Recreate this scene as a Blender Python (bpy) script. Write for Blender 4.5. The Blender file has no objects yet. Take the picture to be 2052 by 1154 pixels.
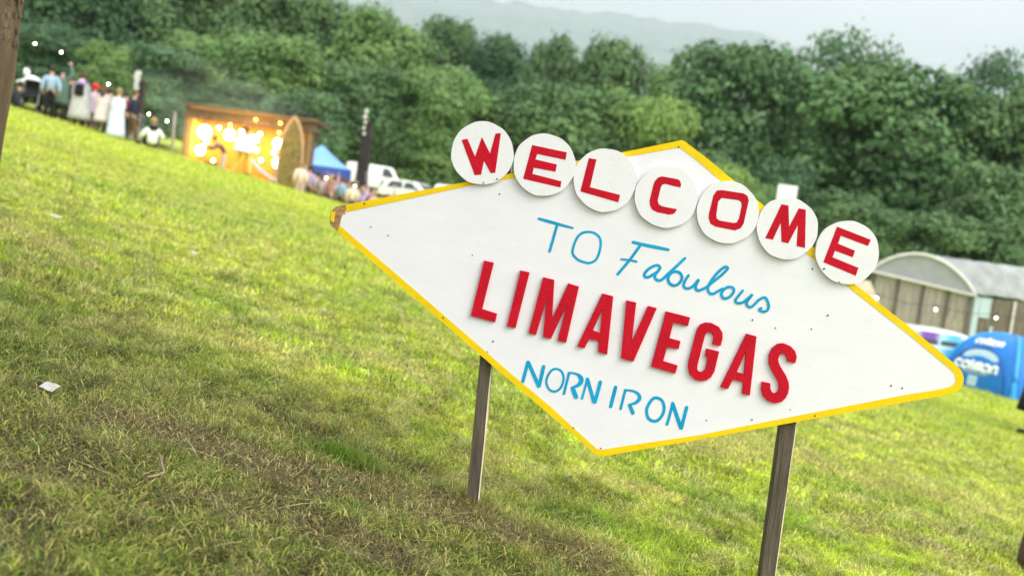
import bpy, bmesh, math, random
import numpy as np
from mathutils import Vector, Matrix
from mathutils.geometry import tessellate_polygon

random.seed(7)
rng = np.random.default_rng(11)
S = bpy.context.scene
COL = S.collection
R = math.radians

# ------------------------------------------------------------------ camera
CZ = 0.925                     # eye height: the photographer crouches on the slope
ROLL, PITCH = R(7.5), R(3.73)
FPX, CX, CY = 2052 * 35 / 36, 1026.0, 577.0
R0 = Vector((1, 0, 0))
FW = Vector((0, math.cos(PITCH), -math.sin(PITCH)))
U0 = Vector((0, math.sin(PITCH), math.cos(PITCH)))
cr = R0 * math.cos(ROLL) + U0 * math.sin(ROLL)
cu = -R0 * math.sin(ROLL) + U0 * math.cos(ROLL)
cam = bpy.data.objects.new('camera', bpy.data.cameras.new('camera'))
COL.objects.link(cam)
mx = Matrix((cr, cu, -FW)).transposed().to_4x4()
mx.translation = (0, 0, CZ)
cam.matrix_world = mx
cam.data.lens, cam.data.sensor_width = 35, 36
cam.data.clip_start, cam.data.clip_end = 0.05, 30000
cam.data.dof.use_dof = True
cam.data.dof.focus_distance = 3.2
cam.data.dof.aperture_fstop = 2.3
cam.data.dof.aperture_blades = 0
S.camera = cam

# ------------------------------------------------------------------ sky, sun, exposure
SUN_DIR = Vector((0.62, -0.42, 0.66)).normalized()     # towards the sun
sun_el = math.asin(SUN_DIR.z)
sun_az = math.atan2(SUN_DIR.x, SUN_DIR.y)
W = bpy.data.worlds.new('World')
S.world = W
W.use_nodes = True
wn, wl = W.node_tree.nodes, W.node_tree.links
bg = wn['Background']
bg.inputs['Strength'].default_value = 0.1
sky = wn.new('ShaderNodeTexSky')
sky.sky_type = 'NISHITA'
sky.sun_disc = False
sky.sun_elevation = sun_el
sky.sun_rotation = sun_az
wmix = wn.new('ShaderNodeMix'); wmix.data_type = 'RGBA'
wtc = wn.new('ShaderNodeTexCoord')
wno = wn.new('ShaderNodeTexNoise'); wno.inputs['Scale'].default_value = 2.2; wno.inputs['Detail'].default_value = 4
wramp = wn.new('ShaderNodeValToRGB')
wramp.color_ramp.elements[0].position = 0.3; wramp.color_ramp.elements[0].color = (8.5, 8.4, 8.5, 1)
wramp.color_ramp.elements[1].position = 0.7; wramp.color_ramp.elements[1].color = (9.5, 9.4, 9.4, 1)
wl.new(wtc.outputs['Generated'], wno.inputs['Vector'])
wl.new(wno.outputs['Fac'], wramp.inputs['Fac'])
wmix.inputs['Factor'].default_value = 0.95              # an overcast lid over the clear sky
wl.new(sky.outputs['Color'], wmix.inputs['A'])
# overcast sky: the zenith is about three times as bright as the horizon
wsep = wn.new('ShaderNodeSeparateXYZ'); wl.new(wtc.outputs['Generated'], wsep.inputs['Vector'])
wcl = wn.new('ShaderNodeClamp'); wl.new(wsep.outputs['Z'], wcl.inputs['Value'])
wpw = wn.new('ShaderNodeMath'); wpw.operation = 'POWER'; wpw.inputs[1].default_value = 1.3; wl.new(wcl.outputs['Result'], wpw.inputs[0])
wma = wn.new('ShaderNodeMath'); wma.operation = 'MULTIPLY_ADD'; wma.inputs[1].default_value = 1.0; wma.inputs[2].default_value = 0.71
wl.new(wpw.outputs['Value'], wma.inputs[0])
wsc = wn.new('ShaderNodeVectorMath'); wsc.operation = 'SCALE'
wl.new(wramp.outputs['Color'], wsc.inputs[0]); wl.new(wma.outputs['Value'], wsc.inputs['Scale'])
wl.new(wsc.outputs['Vector'], wmix.inputs['B'])
wl.new(wmix.outputs['Result'], bg.inputs['Color'])
sd = bpy.data.lights.new('sun', 'SUN')
sd.energy = 1.2
sd.angle = R(38)
sd.color = (1.0, 0.95, 0.88)
sun = bpy.data.objects.new('sun', sd); COL.objects.link(sun)
sun.rotation_euler = SUN_DIR.to_track_quat('Z', 'Y').to_euler()
S.view_settings.view_transform = 'Standard'
S.view_settings.look = 'None'
S.view_settings.exposure = 1.09
S.view_settings.gamma = 1
S.cycles.use_denoising = True
S.cycles.max_bounces = 8
S.cycles.transparent_max_bounces = 8
S.cycles.volume_bounces = 1
S.cycles.caustics_reflective = S.cycles.caustics_refractive = False

# ------------------------------------------------------------------ helpers: pixels, ground
def ray(px, py):
    dx, dy = px - CX, py - CY
    u = dx * math.cos(ROLL) + dy * math.sin(ROLL)
    v = -dx * math.sin(ROLL) + dy * math.cos(ROLL)
    return FW * FPX + R0 * u - U0 * v

def at(px, py, Y):
    d = ray(px, py)
    return Vector((0, 0, CZ)) + d * (Y / d.y)

def sstep(a, b, t):
    t = np.clip((t - a) / (b - a), 0, 1)
    return t * t * (3 - 2 * t)

def zg(x, y):
    x = np.asarray(x, float); y = np.asarray(y, float)
    z = -0.159 * x - 0.006 * np.minimum(y, 60)
    fl, s = -2.16, 0.35
    z = fl + s * np.logaddexp(0, (z - fl) / s)
    z = 4.6 - 0.5 * np.logaddexp(0, (4.6 - z) / 0.5)
    z = z - 0.88 * sstep(33.5, 43, y) * sstep(4, -2, x)
    z = z + (0.02 * np.clip(y - 50, 0, 40) + 0.8 * sstep(48, 56, y)) * sstep(6, -3, x) + 0.35 * np.exp(-((x + 4.9) / 3) ** 2 - ((y - 56) / 3) ** 2) + 0.03 * np.clip(y - 120, 0, 800)
    z = z + 0.012 * np.sin(x * 2.1 + 0.7 * y) * np.sin(y * 1.7 - 0.4 * x)
    return z

def gz(x, y):
    return float(zg(x, y))

def G(px, py):
    d = ray(px, py)
    lo = 1.0
    o = Vector((0, 0, CZ))
    t = 0.5
    for i in range(4000):
        p = o + d * (t / d.y)
        if p.z <= gz(p.x, p.y):
            break
        t *= 1.01
        if t > 60: break
    return p

def hash2(ix, iy, seed):
    h = np.sin(ix * 127.1 + iy * 311.7 + seed * 74.7) * 43758.5453
    return h - np.floor(h)

def vnoise(x, y, sc, seed=0):
    x = x * sc; y = y * sc
    ix, iy = np.floor(x), np.floor(y)
    fx, fy = x - ix, y - iy
    fx, fy = fx * fx * (3 - 2 * fx), fy * fy * (3 - 2 * fy)
    a = hash2(ix, iy, seed); b = hash2(ix + 1, iy, seed)
    c = hash2(ix, iy + 1, seed); d = hash2(ix + 1, iy + 1, seed)
    return (a * (1 - fx) + b * fx) * (1 - fy) + (c * (1 - fx) + d * fx) * fy

def fbm(x, y, sc, seed=0):
    return (vnoise(x, y, sc, seed) * 0.55 + vnoise(x, y, sc * 2.1, seed + 3) * 0.28
            + vnoise(x, y, sc * 4.3, seed + 5) * 0.17)

# ------------------------------------------------------------------ helpers: objects
def props(o, label=None, cat=None, group=None, kind=None):
    if label: o['label'] = label
    if cat: o['category'] = cat
    if group: o['group'] = group
    if kind: o['kind'] = kind
    return o

def empty(name, loc, label, cat, group=None, rz=0.0):
    o = bpy.data.objects.new(name, None)
    o.empty_display_size = 0.2
    COL.objects.link(o)
    o.location = loc
    o.rotation_euler = (0, 0, rz)
    return props(o, label, cat, group)

def link(name, me, mats, parent=None, world=False, smooth=False):
    o = bpy.data.objects.new(name, me)
    COL.objects.link(o)
    if not isinstance(mats, (list, tuple)): mats = [mats]
    if not me.materials:
        for m in mats: me.materials.append(m)
    if smooth:
        me.polygons.foreach_set('use_smooth', [True] * len(me.polygons))
    if parent:
        o.parent = parent
        if world:           # mesh was modelled in world space
            bpy_mat = Matrix.Translation(parent.location) @ Matrix.Rotation(parent.rotation_euler.z, 4, 'Z')
            o.matrix_parent_inverse = bpy_mat.inverted()
    return o

class MB:
    """collects primitives into one mesh"""
    def __init__(s): s.bm = bmesh.new(); s.mi = 0
    def _tag(s, faces):
        for f in faces: f.material_index = s.mi
    def face(s, pts):
        f = s.bm.faces.new([s.bm.verts.new(p) for p in pts]); f.material_index = s.mi; return f
    def box(s, c, size, rot=None, bev=0.0):
        M = Matrix.Translation(c)
        if rot is not None: M = M @ (rot.to_4x4() if hasattr(rot, 'to_4x4') else Matrix(rot).to_4x4())
        M = M @ Matrix.Diagonal((size[0], size[1], size[2], 1))
        r = bmesh.ops.create_cube(s.bm, size=1, matrix=M)
        fs = {f for v in r['verts'] for f in v.link_faces}
        s._tag(fs)
        if bev:
            es = list({e for v in r['verts'] for e in v.link_edges})
            b = bmesh.ops.bevel(s.bm, geom=es, offset=bev, segments=2, affect='EDGES', profile=0.7)
            s._tag(b['faces'])
        return s
    def beam(s, a, b, w, h=None, bev=0.0):
        a, b = Vector(a), Vector(b); h = h or w
        d = b - a
        q = d.to_track_quat('Z', 'Y').to_matrix()
        return s.box((a + b) / 2, (w, h, d.length), q, bev)
    def tube(s, pts, rad, n=8, caps=True, flat=1.0):
        pts = [Vector(p) for p in pts]
        if not isinstance(rad, (list, tuple)): rad = [rad] * len(pts)
        rings = []
        for i, p in enumerate(pts):
            d = (pts[min(i + 1, len(pts) - 1)] - pts[max(i - 1, 0)]).normalized()
            up = Vector((0, 0, 1)) if abs(d.z) < 0.95 else Vector((0, 1, 0))
            a = d.cross(up).normalized(); b = a.cross(d)
            rings.append([s.bm.verts.new(p + (a * math.cos(2 * math.pi * k / n) + b * math.sin(2 * math.pi * k / n) * flat) * rad[i]) for k in range(n)])
        for i in range(len(rings) - 1):
            for k in range(n):
                f = s.bm.faces.new((rings[i][k], rings[i][(k + 1) % n], rings[i + 1][(k + 1) % n], rings[i + 1][k])); f.material_index = s.mi
        if caps:
            for rg in (rings[0][::-1], rings[-1]):
                f = s.bm.faces.new(rg); f.material_index = s.mi
        return s
    def loft(s, secs, caps=True):
        rings = [[s.bm.verts.new(p) for p in sec] for sec in secs]
        n = len(rings[0])
        for i in range(len(rings) - 1):
            for k in range(n):
                f = s.bm.faces.new((rings[i][k], rings[i][(k + 1) % n], rings[i + 1][(k + 1) % n], rings[i + 1][k])); f.material_index = s.mi
        if caps:
            for rg in (rings[0][::-1], rings[-1]):
                f = s.bm.faces.new(rg); f.material_index = s.mi
        return s
    def ball(s, c, r, sc=(1, 1, 1), seg=12):
        M = Matrix.Translation(c) @ Matrix.Diagonal((sc[0], sc[1], sc[2], 1))
        q = bmesh.ops.create_uvsphere(s.bm, u_segments=seg, v_segments=max(6, seg * 2 // 3), radius=r, matrix=M)
        s._tag({f for v in q['verts'] for f in v.link_faces})
        return s
    def plate(s, outer, y0, y1, holes=(), side_mi=None):
        """outline of Vectors in an XZ plane made solid between y0 (front) and y1"""
        loops = [list(outer)] + [list(h) for h in holes]
        tris = tessellate_polygon(loops)
        flat = [p for l in loops for p in l]
        fr = [s.bm.verts.new((p.x, y0, p.z)) for p in flat]
        bk = [s.bm.verts.new((p.x, y1, p.z)) for p in flat]
        for t in tris:
            a, b, c = (flat[i] for i in t)
            cw = (b.x - a.x) * (c.z - a.z) - (b.z - a.z) * (c.x - a.x) > 0
            t = t if cw else t[::-1]
            for q in (([fr[i] for i in t]), ([bk[i] for i in t[::-1]])):
                try:
                    f = s.bm.faces.new(q); f.material_index = s.mi
                except ValueError: pass
        o = 0
        for l in loops:
            for i in range(len(l)):
                j = (i + 1) % len(l)
                f = s.bm.faces.new((fr[o + i], bk[o + i], bk[o + j], fr[o + j]))
                f.material_index = s.mi if side_mi is None else side_mi
            o += len(l)
        return s
    def build(s, name, mats, parent=None, world=False, smooth=False, recalc=True):
        if recalc: bmesh.ops.recalc_face_normals(s.bm, faces=s.bm.faces)
        me = bpy.data.meshes.new(name)
        s.bm.to_mesh(me); s.bm.free()
        return link(name, me, mats, parent, world, smooth)

# ------------------------------------------------------------------ materials
def nodes_of(m):
    m.use_nodes = True
    return m.node_tree.nodes, m.node_tree.links, m.node_tree.nodes['Principled BSDF']

def mat(name, col, rough=0.6, var=0.12, scale=8, bump=0.0, bscale=60, metal=0.0, spec=0.4, dirt=None, dirt_amt=0.0, stretch=None, coat=0.0):
    m = bpy.data.materials.new(name)
    n, l, p = nodes_of(m)
    p.inputs['Roughness'].default_value = rough
    p.inputs['Metallic'].default_value = metal
    p.inputs['Specular IOR Level'].default_value = spec
    p.inputs['Coat Weight'].default_value = coat
    tc = n.new('ShaderNodeTexCoord')
    vec = tc.outputs['Object']
    if stretch:
        mp = n.new('ShaderNodeMapping'); mp.inputs['Scale'].default_value = stretch
        l.new(vec, mp.inputs['Vector']); vec = mp.outputs['Vector']
    no = n.new('ShaderNodeTexNoise'); no.inputs['Scale'].default_value = scale; no.inputs['Detail'].default_value = 5
    l.new(vec, no.inputs['Vector'])
    rp = n.new('ShaderNodeValToRGB')
    rp.color_ramp.elements[0].position = 0.28; rp.color_ramp.elements[1].position = 0.72
    rp.color_ramp.elements[0].color = (*[c * (1 - var) for c in col], 1)
    rp.color_ramp.elements[1].color = (*[min(1, c * (1 + var)) for c in col], 1)
    l.new(no.outputs['Fac'], rp.inputs['Fac'])
    out = rp.outputs['Color']
    if dirt:
        n2 = n.new('ShaderNodeTexNoise'); n2.inputs['Scale'].default_value = scale * 2.7; n2.inputs['Detail'].default_value = 8; n2.inputs['Roughness'].default_value = 0.7
        l.new(vec, n2.inputs['Vector'])
        r2 = n.new('ShaderNodeValToRGB')
        r2.color_ramp.elements[0].position = 0.56; r2.color_ramp.elements[0].color = (0, 0, 0, 1)
        r2.color_ramp.elements[1].position = 0.8; r2.color_ramp.elements[1].color = (dirt_amt,) * 3 + (1,)
        l.new(n2.outputs['Fac'], r2.inputs['Fac'])
        mxn = n.new('ShaderNodeMix'); mxn.data_type = 'RGBA'
        mxn.inputs['B'].default_value = (*dirt, 1)
        l.new(r2.outputs['Color'], mxn.inputs['Factor']); l.new(out, mxn.inputs['A'])
        out = mxn.outputs['Result']
    l.new(out, p.inputs['Base Color'])
    if bump:
        n3 = n.new('ShaderNodeTexNoise'); n3.inputs['Scale'].default_value = bscale; n3.inputs['Detail'].default_value = 6
        l.new(vec, n3.inputs['Vector'])
        bp = n.new('ShaderNodeBump'); bp.inputs['Strength'].default_value = bump; bp.inputs['Distance'].default_value = 0.01
        l.new(n3.outputs['Fac'], bp.inputs['Height']); l.new(bp.outputs['Normal'], p.inputs['Normal'])
    return m

def emit(name, col, st):
    m = bpy.data.materials.new(name)
    n, l, p = nodes_of(m)
    p.inputs['Base Color'].default_value = (*col, 1)
    p.inputs['Emission Color'].default_value = (*col, 1)
    p.inputs['Emission Strength'].default_value = st
    return m

def objcol(name, rough=0.8, trans=0.0, var=0.18, scale=6):
    """material whose base colour is the object's own colour, mottled a little"""
    m = bpy.data.materials.new(name)
    n, l, p = nodes_of(m)
    p.inputs['Roughness'].default_value = rough
    p.inputs['Specular IOR Level'].default_value = 0.25
    oi = n.new('ShaderNodeObjectInfo')
    tc = n.new('ShaderNodeTexCoord')
    no = n.new('ShaderNodeTexNoise'); no.inputs['Scale'].default_value = scale; no.inputs['Detail'].default_value = 3
    l.new(tc.outputs['Object'], no.inputs['Vector'])
    rp = n.new('ShaderNodeMapRange')
    rp.inputs['From Min'].default_value = 0.3; rp.inputs['From Max'].default_value = 0.7
    rp.inputs['To Min'].default_value = 1 - var; rp.inputs['To Max'].default_value = 1 + var
    l.new(no.outputs['Fac'], rp.inputs['Value'])
    vm = n.new('ShaderNodeVectorMath'); vm.operation = 'SCALE'
    l.new(oi.outputs['Color'], vm.inputs[0]); l.new(rp.outputs['Result'], vm.inputs['Scale'])
    l.new(vm.outputs['Vector'], p.inputs['Base Color'])
    return m

def vcol_leaf(name, trans=0.3, use_obj=False, rough=0.55):
    """leaf / blade: colour attribute (times object colour), part of the light passes through"""
    m = bpy.data.materials.new(name)
    n, l, p = nodes_of(m)
    p.inputs['Roughness'].default_value = rough
    p.inputs['Specular IOR Level'].default_value = 0.22
    a = n.new('ShaderNodeAttribute'); a.attribute_name = 'tint'
    out = a.outputs['Color']
    if use_obj:
        oi = n.new('ShaderNodeObjectInfo')
        vm = n.new('ShaderNodeVectorMath'); vm.operation = 'MULTIPLY'
        l.new(out, vm.inputs[0]); l.new(oi.outputs['Color'], vm.inputs[1]); out = vm.outputs['Vector']
    l.new(out, p.inputs['Base Color'])
    tr = n.new('ShaderNodeBsdfTranslucent'); l.new(out, tr.inputs['Color'])
    ms = n.new('ShaderNodeMixShader'); ms.inputs['Fac'].default_value = trans
    l.new(p.outputs['BSDF'], ms.inputs[1]); l.new(tr.outputs['BSDF'], ms.inputs[2])
    l.new(ms.outputs['Shader'], n['Material Output'].inputs['Surface'])
    return m

M_cloth = objcol('cloth', 0.85)
M_skin = mat('skin', (0.55, 0.33, 0.25), 0.5, 0.08)
M_hair = objcol('hair', 0.6, scale=20, var=0.3)
M_grass = vcol_leaf('grass_blade', 0.40, rough=0.36)
M_leaf = vcol_leaf('tree_leaf', 0.14, use_obj=True, rough=0.55)
M_bark = mat('bark', (0.09, 0.07, 0.05), 0.9, 0.4, 3, 0.6, 12, stretch=(1, 1, 0.25))
M_metal = mat('grey_metal', (0.45, 0.46, 0.48), 0.4, 0.1, 6, metal=0.7)
M_black = mat('black_fabric', (0.015, 0.015, 0.018), 0.85, 0.3, 5)
M_rubber = mat('rubber', (0.02, 0.02, 0.02), 0.8, 0.2)
M_glass = mat('dark_glass', (0.03, 0.045, 0.045), 0.12, 0.1, 2, spec=0.6)

def numpy_mesh(name, V, loops, starts, cols=None):
    me = bpy.data.meshes.new(name)
    me.vertices.add(len(V)); me.vertices.foreach_set('co', np.ascontiguousarray(V, np.float32).ravel())
    me.loops.add(len(loops)); me.loops.foreach_set('vertex_index', np.ascontiguousarray(loops, np.int32))
    me.polygons.add(len(starts)); me.polygons.foreach_set('loop_start', np.ascontiguousarray(starts, np.int32))
    me.update(calc_edges=True)
    if cols is not None:
        at_ = me.color_attributes.new('tint', 'FLOAT_COLOR', 'POINT')
        c4 = np.ones((len(V), 4), np.float32); c4[:, :3] = cols
        at_.data.foreach_set('color', c4.ravel())
    return me

# ------------------------------------------------------------------ ground and grass
BANDS = [  # (polyline in photo pixels on the turf, half width m, strength, kind)
    ([(250, 850), (420, 900), (620, 960), (800, 1010), (960, 1060), (1150, 1130)], 0.17, 0.85, 'brown'),
    ([(380, 1000), (560, 1050), (760, 1130)], 0.12, 0.7, 'brown'),
    ([(-40, 1010), (30, 1060), (90, 1140), (130, 1200)], 0.07, 0.5, 'mud'),
    ([(-60, 880), (300, 980), (720, 1120)], 0.42, 0.3, 'brown'),
    ([(-60, 935), (40, 960), (140, 970)], 0.08, 0.6, 'brown'),
    ([(-40, 440), (20, 460), (100, 500)], 0.10, 1.0, 'straw'),
    ([(100, 500), (170, 545)], 0.10, 0.6, 'straw'),
    ([(560, 660), (760, 720), (860, 770)], 0.16, 0.5, 'straw'),
    ([(1370, 890), (1560, 905), (1700, 950), (1900, 1010)], 0.28, 0.8, 'straw'),
    ([(1500, 880), (1800, 960)], 0.16, 0.6, 'straw'),
    ([(1800, 1080), (1990, 1150)], 0.18, 0.5, 'brown'),
    ([(930, 1030), (1060, 1060), (1200, 1090)], 0.09, 0.6, 'straw'),
    ([(200, 560), (420, 640), (640, 780)], 0.14, 0.35, 'straw'),
]
BGEO = []
for pl, hw, st, kd in BANDS:
    BGEO.append(([G(*p) for p in pl], hw, st, kd))

def masks(x, y):
    out = {'brown': np.zeros_like(x), 'mud': np.zeros_like(x), 'straw': np.zeros_like(x)}
    wob = (fbm(x, y, 5.0, 21) - 0.5)
    for pts, hw, st, kd in BGEO:
        best = np.full_like(x, 1e9)
        for a, b in zip(pts[:-1], pts[1:]):
            dx, dy = b.x - a.x, b.y - a.y
            L2 = dx * dx + dy * dy + 1e-9
            t = np.clip(((x - a.x) * dx + (y - a.y) * dy) / L2, 0, 1)
            best = np.minimum(best, np.hypot(x - a.x - t * dx, y - a.y - t * dy))
        m = st * (1 - sstep(hw * 0.5, hw * 1.5, best + wob * hw * 2.0))
        out[kd] = np.maximum(out[kd], m)
    return out

def lerp(a, b, t):
    return a + (b - a) * t[:, None]

C_lime = np.array((0.50, 0.60, 0.04)); C_green = np.array((0.24, 0.40, 0.025))
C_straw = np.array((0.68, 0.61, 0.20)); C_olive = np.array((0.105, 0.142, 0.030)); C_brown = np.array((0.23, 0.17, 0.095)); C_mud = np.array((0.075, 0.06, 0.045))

def turf_colour(x, y):
    n1 = fbm(x, y, 0.9, 1); n2 = fbm(x, y, 3.5, 2)
    c = lerp(np.tile(C_lime, (len(x), 1)), C_green, np.clip(0.22 + (n1 - 0.5) * 1.5 + (n2 - 0.5) * 1.6, 0, 1))
    dry = np.clip((fbm(x, y, 1.7, 9) - 0.53) * 4, 0, 0.75) * (1 - 0.45 * sstep(3.5, 6, y))
    c = lerp(c, C_straw, dry)
    corner_shade = (1 - sstep(2.6, 4.2, y + 0.55 * x + 0.9 * (fbm(x, y, 1.3, 41) - 0.5))) * (1 - sstep(0.0, 1.0, x))  # darkening of the near-left turf: shade painted into the grass colour
    c = lerp(c, C_olive * (0.7 + 0.6 * fbm(x, y, 2.9, 43))[:, None], corner_shade * 0.8)
    near = 1 - 0.65 * sstep(8, 20, y)
    c = c * np.clip(1 + 1.9 * near * (fbm(x, y, 7.5, 101) - 0.5) + 1.2 * near * (vnoise(x, y, 26.0, 103) - 0.5), 0.3, 1.7)[:, None]
    c = lerp(c, np.array((0.76, 0.74, 0.30)), np.clip((fbm(x, y, 10.0, 102) - 0.56) * 6, 0, 0.75) * near * (1 - 0.6 * corner_shade))
    m = masks(x, y)
    c = lerp(c, C_straw * 0.9, m['straw'] * 0.8)
    c = lerp(c, C_brown, m['brown'] * 0.85)
    c = lerp(c, C_mud, m['mud'])
    return c, m

def axis(a, b, n, near, p):
    t = np.linspace(-1, 1, n)
    v = np.sign(t) * (np.abs(t) ** p)
    return np.where(v < 0, near + v * (near - a), near + v * (b - near))

gx = axis(-900, 900, 340, 0.2, 4.2)
gy = np.concatenate([np.linspace(-40, 0.5, 12), np.linspace(0.7, 8, 130), 8 + (np.linspace(0.02, 1, 150) ** 2.6) * 1200])
XX, YY = np.meshgrid(gx, gy)
fx, fy = XX.ravel(), YY.ravel()
V = np.stack([fx, fy, zg(fx, fy)], 1)
nx, ny = len(gx), len(gy)
ii = np.arange(nx * ny).reshape(ny, nx)
quads = np.stack([ii[:-1, :-1], ii[:-1, 1:], ii[1:, 1:], ii[1:, :-1]], -1).reshape(-1, 4)
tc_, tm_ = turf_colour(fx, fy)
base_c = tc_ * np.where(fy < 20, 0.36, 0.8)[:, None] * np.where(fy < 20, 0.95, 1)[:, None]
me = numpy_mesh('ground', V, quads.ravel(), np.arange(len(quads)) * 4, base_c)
M_ground = bpy.data.materials.new('turf_soil')
n_, l_, p_ = nodes_of(M_ground)
a_ = n_.new('ShaderNodeAttribute'); a_.attribute_name = 'tint'
t_ = n_.new('ShaderNodeTexCoord')
q_ = n_.new('ShaderNodeTexNoise'); q_.inputs['Scale'].default_value = 38; q_.inputs['Detail'].default_value = 6
l_.new(t_.outputs['Object'], q_.inputs['Vector'])
mr_ = n_.new('ShaderNodeMapRange'); mr_.inputs['From Min'].default_value = 0.3; mr_.inputs['From Max'].default_value = 0.7
mr_.inputs['To Min'].default_value = 0.55; mr_.inputs['To Max'].default_value = 1.3
l_.new(q_.outputs['Fac'], mr_.inputs['Value'])
vm_ = n_.new('ShaderNodeVectorMath'); vm_.operation = 'SCALE'
l_.new(a_.outputs['Color'], vm_.inputs[0]); l_.new(mr_.outputs['Result'], vm_.inputs['Scale'])
l_.new(vm_.outputs['Vector'], p_.inputs['Base Color'])
p_.inputs['Roughness'].default_value = 0.95
b_ = n_.new('ShaderNodeBump'); b_.inputs['Strength'].default_value = 0.8; b_.inputs['Distance'].default_value = 0.02
l_.new(q_.outputs['Fac'], b_.inputs['Height']); l_.new(b_.outputs['Normal'], p_.inputs['Normal'])
props(link('ground', me, M_ground, smooth=True), kind='structure')

LUSH = G(690, 925)
def blades(d0, d1, n, lmin, lmax, w0, power, wide=False):
    D = d0 + (d1 - d0) * rng.random(n) ** power
    u = rng.uniform(-1330, 1330, n)
    if wide: u = np.sign(u) * (1300 + np.abs(u) * 1.6)     # the turf goes on beyond both edges of the photo
    x, y = u / FPX * D + rng.normal(0, 0.05, n), D
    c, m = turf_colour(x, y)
    keep = rng.random(n) > np.clip(m['mud'] * 0.8 + m['brown'] * 0.12, 0, 0.85)
    x, y, c = x[keep], y[keep], c[keep]
    ms = {k: v[keep] for k, v in m.items()}
    n = len(x)
    tuft = fbm(x, y, 4.0, 31)
    L = rng.uniform(lmin, lmax, n) * (0.55 + 1.0 * tuft) * (1 - 0.35 * ms['brown'])
    lush = sstep(0.66, 0.80, fbm(x, y, 2.2, 77)) * sstep(-0.5, 0.1, x) * 0.3
    lush = np.maximum(lush, 1 - sstep(0.05, 0.16, np.hypot((x - LUSH.x) * 0.7 + (y - LUSH.y) * 0.3, (y - LUSH.y) * 1.3) + 0.10 * (fbm(x, y, 9.0, 88) - 0.5)))
    L *= 1 + 0.55 * lush
    w = w0 * rng.uniform(0.6, 1.4, n)
    az = rng.uniform(0, 2 * np.pi, n) + 1.2 * (fbm(x, y, 2.6, 55) - 0.5)
    lean = np.abs(rng.normal(0.9, 0.42, n))
    lying = rng.random(n) < (0.40 + 0.35 * np.maximum(ms['brown'], ms['straw']))
    lean = np.where(lying, rng.uniform(1.25, 1.52, n), np.clip(lean, 0, 1.4))
    lean *= 1 - 0.3 * lush
    kind = rng.random(n)
    col = c * (rng.uniform(0.35, 1.6, n) if d0 < 9 else rng.uniform(0.7, 1.25, n))[:, None]
    col = np.where((kind < 0.16)[:, None], C_straw * rng.uniform(0.75, 1.25, n)[:, None], col)
    col = np.where(((kind > 0.9) & (ms['brown'] < 0.4))[:, None], C_green * rng.uniform(0.8, 1.4, n)[:, None], col)
    col = lerp(col, C_green * np.array((0.42, 0.52, 0.5)) * rng.uniform(.6, 1.6, n)[:, None], lush * 0.85 * (1 - ms['mud']))
    z = zg(x, y)
    base = np.stack([x, y, z + np.where(lying, 0.006 + 0.016 * rng.random(n), -0.004)], 1)
    h = np.stack([np.cos(az), np.sin(az), -0.159 * np.cos(az)], 1)
    wd = np.stack([-np.sin(az), np.cos(az), 0.159 * np.sin(az)], 1)
    up = np.array((0.157, 0.0, 0.987))
    l1, l2 = lean * 0.7, np.clip(lean * 1.25, 0, 1.58)
    d1v = h * np.sin(l1)[:, None] + up * np.cos(l1)[:, None]
    d2v = h * np.sin(l2)[:, None] + up * np.cos(l2)[:, None]
    mid = base + d1v * (L * 0.5)[:, None]
    tip = mid + d2v * (L * 0.5)[:, None]
    w2 = (w * 0.5)[:, None]
    Vv = np.stack([base - wd * w2, base + wd * w2, mid + wd * w2 * 0.85, mid - wd * w2 * 0.85, tip], 1)
    cc = np.repeat(col[:, None, :], 5, 1)
    return Vv.reshape(-1, 3), cc.reshape(-1, 3)

parts = [blades(1.5, 4.6, 430000, 0.020, 0.050, 0.0023, 0.8),
         blades(4.4, 9.5, 260000, 0.030, 0.066, 0.0042, 0.9),
         blades(0.9, 9.5, 170000, 0.028, 0.065, 0.0042, 0.75, True),
         blades(9.2, 40, 90000, 0.06, 0.13, 0.018, 0.9, True),
         blades(9.2, 20, 150000, 0.05, 0.10, 0.011, 1.0),
         blades(19.5, 45, 150000, 0.07, 0.15, 0.022, 1.0)]
def tuft_at(px, py, n, rad):
    q = G(px, py); r_ = rad * np.sqrt(rng.random(n)); a_ = rng.uniform(0, 6.283, n)
    x, y = q.x + r_ * np.cos(a_), q.y + r_ * np.sin(a_) * 0.8
    L = rng.uniform(.03, .085, n); w2 = (rng.uniform(.0016, .003, n) * .5)[:, None]; az = a_ + rng.normal(0, .7, n); le = rng.uniform(.1, .8, n)
    base = np.stack([x, y, zg(x, y) - .004], 1)
    h = np.stack([np.cos(az), np.sin(az), -0.159 * np.cos(az)], 1); wd = np.stack([-np.sin(az), np.cos(az), 0 * az], 1); up = np.array((.157, 0, .987))
    mid = base + (h * np.sin(le * .6)[:, None] + up * np.cos(le * .6)[:, None]) * (L * .5)[:, None]
    tip = mid + (h * np.sin(le * 1.4)[:, None] + up * np.cos(le * 1.4)[:, None]) * (L * .5)[:, None]
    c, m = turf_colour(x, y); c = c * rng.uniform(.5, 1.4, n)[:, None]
    return np.stack([base - wd * w2, base + wd * w2, mid + wd * w2, mid - wd * w2, tip], 1).reshape(-1, 3), np.repeat(c[:, None, :], 5, 1).reshape(-1, 3)
parts += [tuft_at(942, 1022, 260, .09), tuft_at(1532, 1190, 260, .10)] + [tuft_at(random.uniform(100, 1900), random.uniform(760, 1150), random.randint(20, 60), random.uniform(.03, .07)) for _ in range(40)]
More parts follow.
